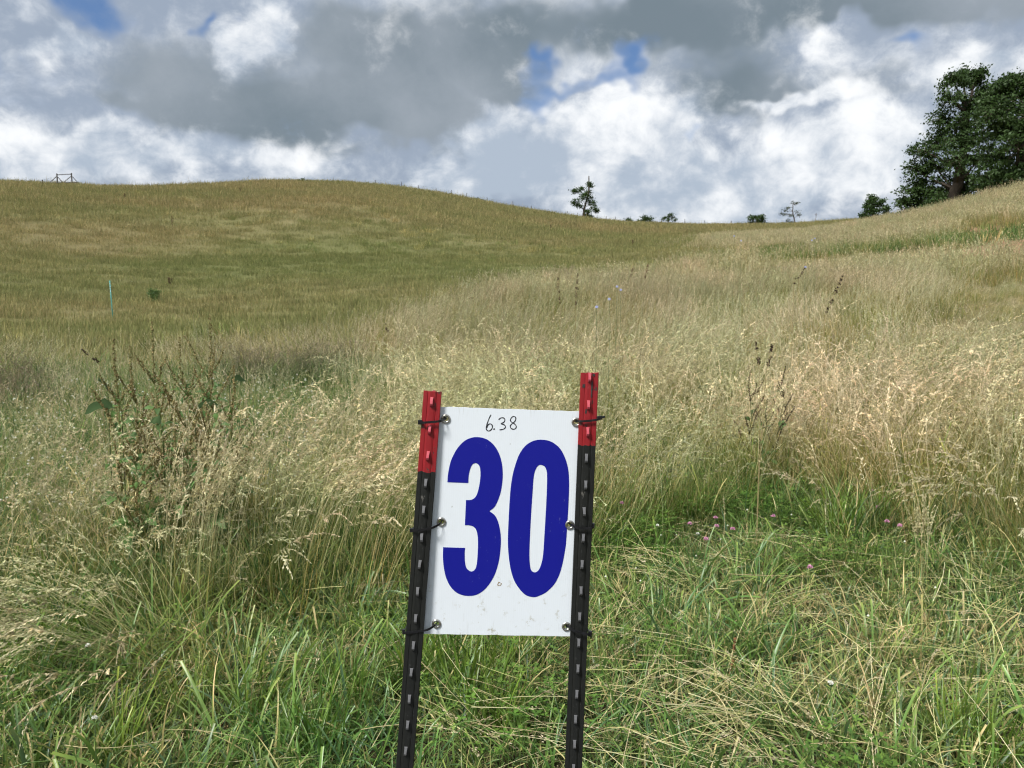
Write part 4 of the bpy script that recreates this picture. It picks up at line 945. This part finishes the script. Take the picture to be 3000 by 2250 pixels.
def chicory(dx, dy, Z, label):
    p = np.array(at(dx*DS, dy*DS, Z)); z = G(p[0], p[1]); h = max(.3, p[2]-z); t = thing('chicory_flower', label, 'flower', (p[0], p[1], z), 'pale blue chicory flowers')
    mb = MB(); mb.tube(seg((0, 0, 0), (0, 0, h), 6, .006), .002, 4, (.13, .17, .08)); link('stem', mb.mesh('stem', M_vcol), t)
    fh = MB(); nrm = np.array([-.1, -.8, .5]); nrm /= np.linalg.norm(nrm); a = np.cross(nrm, [0, 0, 1]); a /= np.linalg.norm(a); b = np.cross(nrm, a)
    for j in range(12):
        q = 2*math.pi*j/12; d = math.cos(q)*a+math.sin(q)*b; s = math.cos(q+1.57)*a+math.sin(q+1.57)*b; r = .014
        c0 = np.array([0, 0, h]); fh.add([c0, c0+d*r*.6-s*.005+nrm*.003, c0+d*r-s*.004, c0+d*r+s*.004, c0+d*r*.6+s*.005+nrm*.003], [(0, 1, 2, 3, 4)], (.30, .33, .50))
    link('petals', fh.mesh('petals', M_pink), t)
for a in [(1333, 619, 8.5, 'pale blue flower on the meadow edge, left of a close pair'), (1341, 626, 8.5, 'pale blue flower on the meadow edge, right of a close pair'), (1754, 519, 13, 'pale blue flower against the green dip, left of a pair at the right'),
          (1760, 515, 13, 'pale blue flower against the green dip, right of a pair at the right'), (1586, 510, 13, 'pale blue flower against the far pasture left of the pair'), (1601, 520, 13, 'lower pale blue flower against the far pasture'),
          (1316, 646, 7.5, 'pale blue flower low between the pair and the dark stalk'), (1289, 663, 7.0, 'pale blue flower just right of the dark upright stalk'), (1740, 577, 9, 'pale blue flower above the dark seed tips at right')]:
    chicory(*a)
# drooping sheaf at lower left, standing wisps
def sheaf(label, dx, dy, r, waz, n, h, droop, lean, spread=.05, bk=1.0):
    x, y, z = spot(dx, dy, r); a = Acc(); culms(a, n, h, spread, k=14, windaz=waz, droop=droop, lean=lean, blen_k=bk, nsp=85, wstem=.0030, pan=.30, sl=(.010, .016), sw=.0050)
    o = link('drooping_grass', a.mesh('drooping_grass', M_tall)); o.location = (x, y, z)
    o['label'] = label; o['category'] = 'grass clump'; o['group'] = 'leaning clumps of seeding grass'
sheaf('heavy sheaf of seeding grass bowed to the left at the lower left edge', 400, 1250, 3.3, 3.5, 130, (.75, 1.1), (.9, 1.5), (.70, 1.05), .09)
sheaf('golden clump of seeding grass leaning right beside the left fence post', 700, 1250, 3.85, .3, 130, (.8, 1.15), (1.3, 2.3), (.05, .45), .17)
sheaf('yellowish upright clump of stalks in front of the dock weeds', 420, 1290, 3.75, 1.0, 80, (.8, 1.15), (.3, 1.2), (.0, .2), .09)
sheaf('narrow dry upright sheaf of stalks at the right in front of the clover', 1990, 1200, 4.3, 1.4, 12, (.45, .62), (.0, .5), (0, .10), .014, .15)
sheaf('loose arching seed heads standing at the far left edge above the bowed sheaf', 60, 1200, 3.8, .6, 14, (.8, 1.1), (1.2, 2.2), (.1, .4), .12)
sheaf('arching seed heads between the dock weeds and the golden clump', 610, 1200, 3.9, .3, 26, (.8, 1.15), (1.3, 2.4), (.1, .5), .12)
sheaf('drooping seed heads just right of the right steel post', 1370, 1100, 4.6, .2, 22, (.8, 1.1), (1.2, 2.4), (.1, .5), .14)
sheaf('arching pale seed heads above the bright grass tuft', 1850, 1130, 4.6, 2.6, 12, (.75, 1.0), (1.2, 1.9), (.3, .6), .08)
sheaf('bowed clump of seeding grass at the right edge of the picture', 2190, 1200, 5.0, 3.4, 45, (.8, 1.1), (1.3, 2.0), (.4, .8), .1)

# ------------------------------------------------------------------ the sign and its posts
def c1(x, y): return 1130+x/3.16, 1050+y/3.16
def mat_paint(name, base, chip, amt, rough=.45, sc=60, streak=True, spec=.4, dusty=(.3, .3, .3), dusty_amt=.12):
    m, g = new_mat(name); o = g.n('ShaderNodeTexCoord').outputs['Object']
    v = g.vm('MULTIPLY', o, (1, 1, .35)) if streak else o
    n = g.noise(v, sc, 6, .7); n2 = g.noise(v, sc*4, 4, .7); n3 = g.noise(g.vm('MULTIPLY', o, (6, 6, .4)), 40, 3, .6)
    f = g.mr(n, amt, amt+.035); c = g.mix(g.mr(n3, .3, .7, 0, .35), base, tuple(q*.6 for q in base))
    c = g.mix(g.mr(n2, .62, .72, 0, dusty_amt*3), c, dusty); c = g.mix(f, c, chip)
    finish(g, c, g.mr(n2, .3, .7, rough-.08, rough+.12), spec, bump=bumpn(g, g.m('ADD', n2, g.m('MULTIPLY', f, -.6)), .25, .0006))
    return m
M_chip = mat_paint('bare_dark_steel', (.035, .035, .033), (.08, .06, .05), .6, .6, 200)
M_red = mat_paint('chipped_red_paint', (.28, .014, .019), (.045, .035, .03), .60, .42, 70, dusty=(.50, .12, .13))
M_black = mat_paint('black_post_enamel', (.013, .014, .013), (.10, .095, .085), .66, .42, 90, dusty=(.12, .12, .12))
M_redstud = mat_paint('worn_red_stud', (.50, .075, .10), (.10, .04, .04), .66, .5, 300, streak=False, dusty=(.7, .3, .32))
M_blackstud = mat_paint('worn_grey_stud', (.115, .115, .12), (.04, .04, .04), .66, .5, 300, streak=False, dusty=(.3, .3, .3))
FW, FT = .0350, .0030
def t_post(label, top_px, bot_px, zt, zb, red_y, studs_y, side):
    A = np.array(at(*top_px, zt)); B = np.array(at(*bot_px, zb)); d = (A-B)/np.linalg.norm(A-B)
    foot = B-d*((B[2]-G(B[0], B[1]))/d[2]); L = np.linalg.norm(A-foot)
    t = thing('fence_post', label, 'post', tuple(foot), 'steel T-posts holding the sign')
    t.rotation_mode = 'QUATERNION'
    zx = Vector(d); xx = Vector((1, 0, 0)); xx = (xx-zx*xx.dot(zx)).normalized(); yy = zx.cross(xx)
    t.matrix_world = Matrix.Translation(foot) @ Matrix((xx, yy, zx)).transposed().to_4x4()
    def loc_at_py(py):                              # length along the post seen at this image row
        lo, hi = -.1, L
        for _ in range(50):
            mid = (lo+hi)/2; P = foot+d*mid; zz = P[2]-CAM_H; r_ = 1125-F*(P[1]*sp+zz*cp)/(P[1]*cp-zz*sp)
            if r_ > py: lo = mid
            else: hi = mid
        return mid
    # cross-section: flange with shallow ribs in front, stem behind
    prof = [(-FW/2, .0012), (-FW/2+.001, 0), (-.0095, -.0002), (-.0085, .0005), (-.0075, -.0003), (-.0045, -.0012), (.0045, -.0012), (.0075, -.0003), (.0085, .0005), (.0095, -.0002), (FW/2-.001, 0), (FW/2, .0012),
            (FW/2, .0030), (.0040, .0048), (.0022, .0075), (.0020, .0330), (-.0020, .0330), (-.0022, .0075), (-.0040, .0048), (-FW/2, .0030)]
    line = [rng.normal(0, .0007)+.0009*math.sin(q*.9+side) for q in range(len(prof))]      # the brush edge where red meets black
    def extr(nm, z0, z1, mat, jag=False):
        n = len(prof); segs = max(2, int((z1-z0)/.03)); mb = MB(); V = []
        for i in range(segs+1):
            z = z0+(z1-z0)*i/segs
            for q, (x, y) in enumerate(prof):
                e_ = line[q] if ((jag and i == 0) or (not jag and i == segs)) else 0
                V.append((x+rng.normal(0, .00012), y+rng.normal(0, .0001), z+e_+((rng.normal(0, .0009)+.0006*math.sin(q*1.3)) if (i == segs and jag) else 0)))
        Fc = [(i*n+j, i*n+(j+1) % n, (i+1)*n+(j+1) % n, (i+1)*n+j) for i in range(segs) for j in range(n)]+[tuple(range(n))[::-1], tuple(segs*n+j for j in range(n))]
        mb.add(V, Fc); return link(nm, mb.mesh(nm, mat), t)
    zr = loc_at_py(red_y)
    extr('shaft', -.3, zr, M_black); o = extr('painted_top', zr, L, M_red, True); o['label'] = 'chipped red painted top of the post'
    if side > 0:                                    # scrapes through the red paint
        for (cx0, cy0, cx1, cy1, w_) in ((1912, 205, 1898, 365, .0030), (1838, 240, 1832, 272, .0065), (1925, 140, 1918, 165, .0060), (1868, 470, 1862, 512, .0040)):
            za, zb_ = loc_at_py(1050+cy0/3.16), loc_at_py(1050+cy1/3.16); n_ = 9; zz = np.linspace(za, zb_, n_)
            xo = ((cx0-1888)/3.16)*.035/52.8; x1_ = xo+((cx1-cx0)+(cy1-cy0)*.075)/3.16*.035/52.8; xs = np.linspace(xo, x1_, n_)
            ww = w_*.5*(.55+.6*rng.random(n_)); ww[0] *= .4; ww[-1] *= .3; yv = -.00155
            mb = MB(); mb.add([(xs[i]+q*ww[i], yv if abs(xs[i]) < .006 else -.0009, zz[i]) for i in range(n_) for q in (-1, 1)], [(i*2, i*2+1, i*2+3, i*2+2) for i in range(n_-1)]); link('paint_chip', mb.mesh('paint_chip', M_chip), t)
    # stud: a wedge flush at its top, standing out below
    def stud_mesh(mat):
        mb = MB(); k = [(.0092, .0006, .0033), (.0084, .0018, .0029), (.0020, .0048, .0024), (-.0032, .0066, .0025), (-.0068, .0052, .0025), (-.0092, .0012, .0024), (-.0096, .0, .0024)]
        V = []
        for (z, yy_, w) in k: V += [(-w, -yy_-.001, z), (w, -yy_-.001, z), (w, .001, z), (-w, .001, z)]
        Fc = [(i*4+j, (i+1)*4+j, (i+1)*4+(j+1) % 4, i*4+(j+1) % 4) for i in range(len(k)-1) for j in range(4)]+[(0, 1, 2, 3), (len(k)*4-1, len(k)*4-2, len(k)*4-3, len(k)*4-4)]
        mb.add(V, Fc); return mb.mesh('stud', mat)
    mr_, mk = stud_mesh(M_redstud), stud_mesh(M_blackstud)
    zs = [loc_at_py(y_+10) for y_ in studs_y]; step = np.mean(-np.diff(zs))
    while zs[-1] > .12: zs.append(zs[-1]-step)
    for z in zs:
        s = link('stud', mr_ if z > zr else mk, t); s.location = (rng.normal(0, .0003), 0, z); s.rotation_euler = (0, rng.normal(0, .03), 0)
        if z > zr: s['label'] = 'red painted stud'
    return t, np.array(yy), d
pL = t_post('left steel post, shorter one, its red painted top below the other', (1267.5, 1147), (1187, 2225), 1.480, 1.526, 1383, [1167, 1248, 1325, 1406, 1485, 1564.5, 1643.7, 1723, 1802.5, 1881.6, 1960, 2037.7, 2113.6, 2189.6], -1)
pR = t_post('right steel post, taller one with a black scrape near its red top', (1728, 1093), (1681, 2225), 1.490, 1.556, 1305, [1096, 1176.6, 1255, 1332.6, 1411, 1489, 1566, 1643.7, 1720.6, 1797, 1873, 1949, 2023.4, 2096.8, 2169.6, 2240.8], 1)
# sign plane
PLT, PRT = np.array(at(1267, 1191, 1.4915)), np.array(at(1721, 1207, 1.5035))
PLB, PRB = np.array(at(1228, 1858, 1.5205)), np.array(at(1680.5, 1863, 1.5420))
ctr = (PLT+PRT+PLB+PRB)/4
ex = (PRT-PLT)+(PRB-PLB); ex /= np.linalg.norm(ex); ez = (PLT-PLB)+(PRT-PRB); ez -= ex*ez.dot(ex); ez /= np.linalg.norm(ez); en = np.cross(ex, ez); en /= np.linalg.norm(en)   # en points away from camera
if en[1] < 0: en = -en
def on_sign(px, py):
    d = np.array(ray(px, py)); o = np.array([0, 0, CAM_H]); t = (ctr-o).dot(en)/d.dot(en); q = o+d*t-ctr; return q.dot(ex), q.dot(ez)
sign = thing('number_sign', 'white plastic sign with big blue 30 strapped between two steel posts', 'sign', tuple(ctr))
sign.matrix_world = Matrix.Translation(ctr) @ Matrix((Vector(ex), Vector(en), Vector(ez))).transposed().to_4x4()
M_panel, g = new_mat('white_corrugated_plastic'); o_ = g.n('ShaderNodeTexCoord').outputs['Object']
fl = g.m('SINE', g.m('MULTIPLY', g.n('ShaderNodeSeparateXYZ').outputs[0], 1)); sx = g.n('ShaderNodeSeparateXYZ'); g.put(sx.inputs[0], o_)
flute = g.m('SINE', g.m('MULTIPLY', sx.outputs[0], 2*math.pi/.0042))
zf = g.mr(sx.outputs[2], -.05, -.23)
dirt = g.mr(g.noise(o_, 38, 7, .75), .57, .66); smear = g.mr(g.noise(g.vm('MULTIPLY', o_, (1, 1, .12)), 130, 4, .7), .56, .75)
topd = g.mr(sx.outputs[2], .20, .228)
c = g.mix(g.m('MULTIPLY', smear, g.m('ADD', .10, g.m('ADD', g.m('MULTIPLY', zf, .22), g.m('MULTIPLY', topd, .35)))), (.77, .82, .87), (.43, .43, .40))
c = g.mix(g.m('MULTIPLY', dirt, g.m('MULTIPLY', g.m('ADD', zf, .10), .65)), c, (.36, .33, .22))
c = g.mix(g.mr(flute, -1, 1, 0, .05), c, (.6, .62, .64))
c = g.mix(g.mr(g.noise(o_, 55, 2, .5), .74, .77, 0, .55), c, (.25, .24, .2))
finish(g, c, .38, .4, bump=bumpn(g, flute, .06, .0004))
M_blue, g = new_mat('blue_vinyl'); o_ = g.n('ShaderNodeTexCoord').outputs['Object']
scr = g.m('MULTIPLY', g.mr(g.noise(g.vm('MULTIPLY', o_, (1, 1, .4)), 120, 6, .75), .61, .68), g.mr(g.noise(o_, 14, 2), .5, .66))
finish(g, g.mix(g.m('MULTIPLY', scr, .55), (.006, .0085, .26), (.30, .32, .55)), .38, .4)
M_ink, g = new_mat('black_marker'); finish(g, (.012, .012, .018), .5, .3)
M_nickel, g = new_mat('grommet_metal'); finish(g, g.mix(g.noise(g.n('ShaderNodeTexCoord').outputs['Object'], 300, 4), (.42, .40, .36), (.62, .60, .56)), .28, .5, metal=.95)
M_tie, g = new_mat('black_nylon'); finish(g, (.010, .010, .012), .35, .5)
grom = [on_sign(*c1(*q)) for q in ((556, 560), (1763, 590), (515, 1513), (1703, 1541), (470, 2457), (1672, 2482))]
def circ(c, r, n): return [(c[0]+r*math.cos(2*math.pi*i/n), c[1]+r*math.sin(2*math.pi*i/n)) for i in range(n)]
corn = []
for P in (PLT, PRT, PRB, PLB):
    q = P-ctr; corn.append((q.dot(ex), q.dot(ez)))
def edge_pts(a, b, n, wob):
    return [(a[0]+(b[0]-a[0])*i/n+rng.normal(0, wob), a[1]+(b[1]-a[1])*i/n+rng.normal(0, wob)) for i in range(n)]
outline = edge_pts(corn[0], corn[1], 24, .0003)+edge_pts(corn[1], corn[2], 8, .0001)+edge_pts(corn[2], corn[3], 24, .0003)+edge_pts(corn[3], corn[0], 8, .0001)
def plate(name, loops, y0, y1, mat, parent):
    flat = [p for l in loops for p in l]; tri = tessellate_polygon([[Vector((p[0], p[1], 0)) for p in l] for l in loops])
    n = len(flat); V = [(p[0], y0, p[1]) for p in flat]+[(p[0], y1, p[1]) for p in flat]
    Fc = [tuple(t_) for t_ in tri]+[tuple(i+n for i in t_[::-1]) for t_ in tri]; o = 0
    for l in loops:
        m = len(l); Fc += [(o+i, o+(i+1) % m, n+o+(i+1) % m, n+o+i) for i in range(m)]; o += m
    mb = MB(); mb.add(V, Fc); me = mb.mesh(name, mat)
    import bmesh
    bm = bmesh.new(); bm.from_mesh(me); bmesh.ops.recalc_face_normals(bm, faces=bm.faces); bm.to_mesh(me); bm.free()
    return link(name, me, parent)
holes = [circ(c_, .0048, 20) for c_ in grom]
plate('panel', [outline]+holes, 0, .004, M_panel, sign)
def spline(pts, corners, closed=True, sub=6):
    n = len(pts); out = []
    for i in range(n if closed else n-1):
        p1, p2 = np.array(pts[i], float), np.array(pts[(i+1) % n], float)
        p0 = p1*2-p2 if i in corners or (not closed and i == 0) else np.array(pts[(i-1) % n], float)
        p3 = p2*2-p1 if (i+1) % n in corners or (not closed and i == n-2) else np.array(pts[(i+2) % n], float)
        for q in range(sub):
            t = q/sub; out.append(tuple(.5*((2*p1)+(-p0+p2)*t+(2*p0-5*p1+4*p2-p3)*t*t+(-p0+3*p1-3*p2+p3)*t**3)))
    if not closed: out.append(tuple(pts[-1]))
    return out
three = [(571, 1146), (577, 1070), (600, 960), (640, 870), (690, 800), (752, 750), (832, 728), (920, 742), (990, 790), (1040, 862), (1071, 950), (1083, 1050), (1079, 1150), (1062, 1245), (1030, 1335), (1000, 1382), (960, 1413),
         (1010, 1453), (1040, 1512), (1060, 1600), (1066, 1686), (1060, 1786), (1045, 1886), (1015, 1986), (970, 2072), (912, 2142), (850, 2183), (785, 2198), (712, 2191), (650, 2163), (595, 2105), (558, 2026), (538, 1936), (530, 1846), (531, 1748),
         (735, 1754), (731, 1806), (734, 1886), (750, 1943), (790, 1972), (826, 1954), (842, 1906), (850, 1826), (854, 1726), (851, 1646), (838, 1588), (812, 1557), (775, 1545), (733, 1543), (743, 1311), (795, 1308), (836, 1275), (860, 1205), (874, 1120), (877, 1050), (868, 998), (850, 976), (830, 969), (802, 983), (781, 1028), (768, 1090), (765, 1153)]
corn3 = {three.index(q) for q in ((571, 1146), (960, 1413), (531, 1748), (735, 1754), (733, 1543), (743, 1311), (765, 1153))}
zero_o = [(1440, 752), (1530, 770), (1608, 828), (1660, 920), (1688, 1020), (1697, 1130), (1694, 1300), (1684, 1480), (1674, 1640), (1668, 1720), (1655, 1806), (1635, 1906), (1605, 2006), (1560, 2090), (1490, 2160), (1425, 2195), (1370, 2209), (1300, 2192), (1240, 2136), (1190, 2056), (1160, 1966),
          (1143, 1866), (1133, 1756), (1131, 1656), (1137, 1506), (1147, 1320), (1158, 1190), (1174, 1085), (1200, 985), (1237, 888), (1290, 812), (1360, 766)]
zero_i = [(1432, 985), (1470, 1000), (1489, 1042), (1494, 1110), (1490, 1256), (1480, 1456), (1468, 1656), (1458, 1806), (1442, 1896), (1416, 1958), (1383, 1980), (1350, 1964), (1335, 1912), (1330, 1806), (1335, 1656), (1345, 1456), (1358, 1256), (1368, 1116), (1380, 1050), (1402, 1003)]
TO = lambda L: [on_sign(*c1(*q)) for q in L]
o = plate('numeral', [TO(spline(three, corn3))], -.0004, .0001, M_blue, sign); o['label'] = 'blue numeral 3'
o = plate('numeral', [TO(spline(zero_o, set())), TO(spline(zero_i, set()))], -.0004, .0001, M_blue, sign); o['label'] = 'blue numeral 0'
def stroke(pts, w=.0019):
    P = np.array(TO(spline(pts, set(), False, 5))); T = np.gradient(P, axis=0); T /= np.linalg.norm(T, axis=1)[:, None]+1e-9; N_ = np.stack([-T[:, 1], T[:, 0]], -1)
    ww = w*.5*(1+.15*np.sin(np.arange(len(P))*.7))[:, None]; l, r = P+N_*ww, P-N_*ww; mb.add([(q[0], -.0003, q[1]) for q in np.concatenate([l, r])], [(i, i+1, len(P)+i+1, len(P)+i) for i in range(len(P)-1)])
for nm, strokes in (('6', [[(974, 522), (957, 556), (941, 600), (931, 636), (934, 660), (953, 672), (975, 661), (988, 636), (982, 613), (962, 606), (944, 621), (936, 645)]]), ('dot', [[(1001, 648), (1005, 660)]]),
                    ('3', [[(1045, 568), (1064, 552), (1088, 550), (1103, 566), (1094, 590), (1068, 605), (1096, 614), (1109, 633), (1098, 650), (1078, 658), (1054, 661)]]),
                    ('8', [[(1206, 562), (1199, 542), (1179, 538), (1160, 555), (1155, 575), (1167, 591), (1192, 606), (1208, 627), (1203, 647), (1184, 656), (1161, 647), (1153, 626), (1168, 606), (1195, 583), (1206, 558)]])):
    mb = MB()
    for s_ in strokes: stroke(s_, .0030 if nm == 'dot' else .0019)
    o = link('handwritten_mark', mb.mesh('handwritten_mark', M_ink), sign); o['label'] = 'handwritten black '+nm
M_stain, g = new_mat('brown_stain'); finish(g, (.33, .26, .17), .7, .2)
q = on_sign(*c1(1053, 2089))
for (rr_, oo) in ((.0042, (0, 0)), ):
    l1 = [(q[0]+rr_*(1+.25*math.sin(i*2.1))*math.cos(i*.52), q[1]+rr_*(1+.2*math.cos(i*1.7))*math.sin(i*.52)) for i in range(12)]; l2 = [(q[0]+rr_*.62*math.cos(i*.52)*(1+.2*math.sin(i)), q[1]+rr_*.62*math.sin(i*.52)) for i in range(12)]
    plate('stain', [l1, l2], -.0003, .0001, M_stain, sign)
def grommet(c_):
    mb = MB(); prof = [(.0047, .0045), (.0047, -.0008), (.0055, -.0020), (.0072, -.0025), (.0088, -.0018), (.0094, -.0002)]; n = 28; V = []
    for (r_, y_) in prof: V += [(c_[0]+r_*math.cos(2*math.pi*i/n), y_, c_[1]+r_*math.sin(2*math.pi*i/n)) for i in range(n)]
    mb.add(V, [(k*n+i, k*n+(i+1) % n, (k+1)*n+(i+1) % n, (k+1)*n+i) for k in range(len(prof)-1) for i in range(n)]); link('grommet', mb.mesh('grommet', M_nickel, True), sign)
for c_ in grom: grommet(c_)
# cable ties: path on the front, head box at the outer edge, loop behind the post
def tie(label, front, head, tail=None, side=-1):
    Yf = -.0155
    P = [(*on_sign(*c1(*q)), y_) for q, y_ in front]
    W3 = [ctr+ex*p[0]+ez*p[1]+en*p[2] for p in P]
    end = W3[-1]; st = W3[0]
    loop = W3+[end+en*.018+ex*side*.002, end+en*.040-ex*side*.004, (end+st)/2+en*.048, st+en*.022, st+en*.006]
    t = thing('cable_tie', label, 'cable tie', tuple(W3[0]), 'black cable ties holding the sign'); mb = MB(); L = np.array(loop)-W3[0]
    S_ = np.array(spline([tuple(q) for q in L], set(), False, 5)); T = np.gradient(S_, axis=0); T /= np.linalg.norm(T, axis=1)[:, None]+1e-9
    up = np.tile(ez, (len(S_), 1)); up -= (up*T).sum(1)[:, None]*T; up /= np.linalg.norm(up, axis=1)[:, None]; nn = np.cross(T, up); w, h = .0021, .0007; V = []
    for i in range(len(S_)): V += [S_[i]+up[i]*w+nn[i]*h, S_[i]+up[i]*w-nn[i]*h, S_[i]-up[i]*w-nn[i]*h, S_[i]-up[i]*w+nn[i]*h]
    mb.add(V, [(i*4+j, i*4+(j+1) % 4, (i+1)*4+(j+1) % 4, (i+1)*4+j) for i in range(len(S_)-1) for j in range(4)]); link('strap', mb.mesh('strap', M_tie), t)
    hb = MB(); hc = on_sign(*c1(*head[:2])); hc3 = ctr+ex*hc[0]+ez*hc[1]+en*(-.008)-W3[0]; a = head[2]
    hx = ex*math.cos(a)+ez*math.sin(a); hz = -ex*math.sin(a)+ez*math.cos(a)
    hb.box(hc3, hx*head[3], en*.003, hz*head[4]); hb.box(hc3-en*.0032, hx*head[3]*.6, en*.0006, hz*head[4]*.6); link('head', hb.mesh('head', M_tie), t)
    if tail:
        tb = MB(); e = on_sign(*c1(*tail)); e3 = ctr+ex*e[0]+ez*e[1]+en*(-.010)-W3[0]; tb.box((hc3+e3)/2, (e3-hc3)/2, en*.0006, ez*.0021); link('tail', tb.mesh('tail', M_tie), t)
f0 = -.014
tie('black cable tie at the top left corner of the sign, over red paint', [((556, 562), 0), ((535, 563), -.006), ((500, 573), f0), ((420, 581), f0), ((340, 586), f0)], (321, 586, .03, .0040, .0043))
tie('black cable tie at the top right corner, its tail sticking out', [((1763, 584), 0), ((1782, 578), -.006), ((1810, 574), f0), ((1890, 568), f0), ((1955, 556), f0)], (1975, 545, .18, .0042, .0036), (2022, 535), 1)
tie('black cable tie at the middle left grommet', [((515, 1515), 0), ((497, 1526), -.006), ((440, 1549), f0), ((350, 1568), f0), ((262, 1578), f0)], (244, 1580, .1, .0038, .0036))
tie('black cable tie at the middle right grommet', [((1703, 1535), 0), ((1722, 1536), -.006), ((1760, 1549), f0), ((1840, 1556), f0), ((1905, 1552), f0)], (1917, 1536, 0, .0020, .0045), None, 1)
tie('black cable tie at the bottom left grommet', [((470, 2457), 0), ((450, 2464), -.006), ((390, 2486), f0), ((290, 2504), f0), ((190, 2512), f0)], (172, 2514, .1, .0030, .0045))
tie('black cable tie at the bottom right grommet', [((1672, 2476), 0), ((1690, 2470), -.006), ((1725, 2492), f0), ((1800, 2514), f0), ((1870, 2528), f0)], (1885, 2532, -.1, .0036, .0052), None, 1)
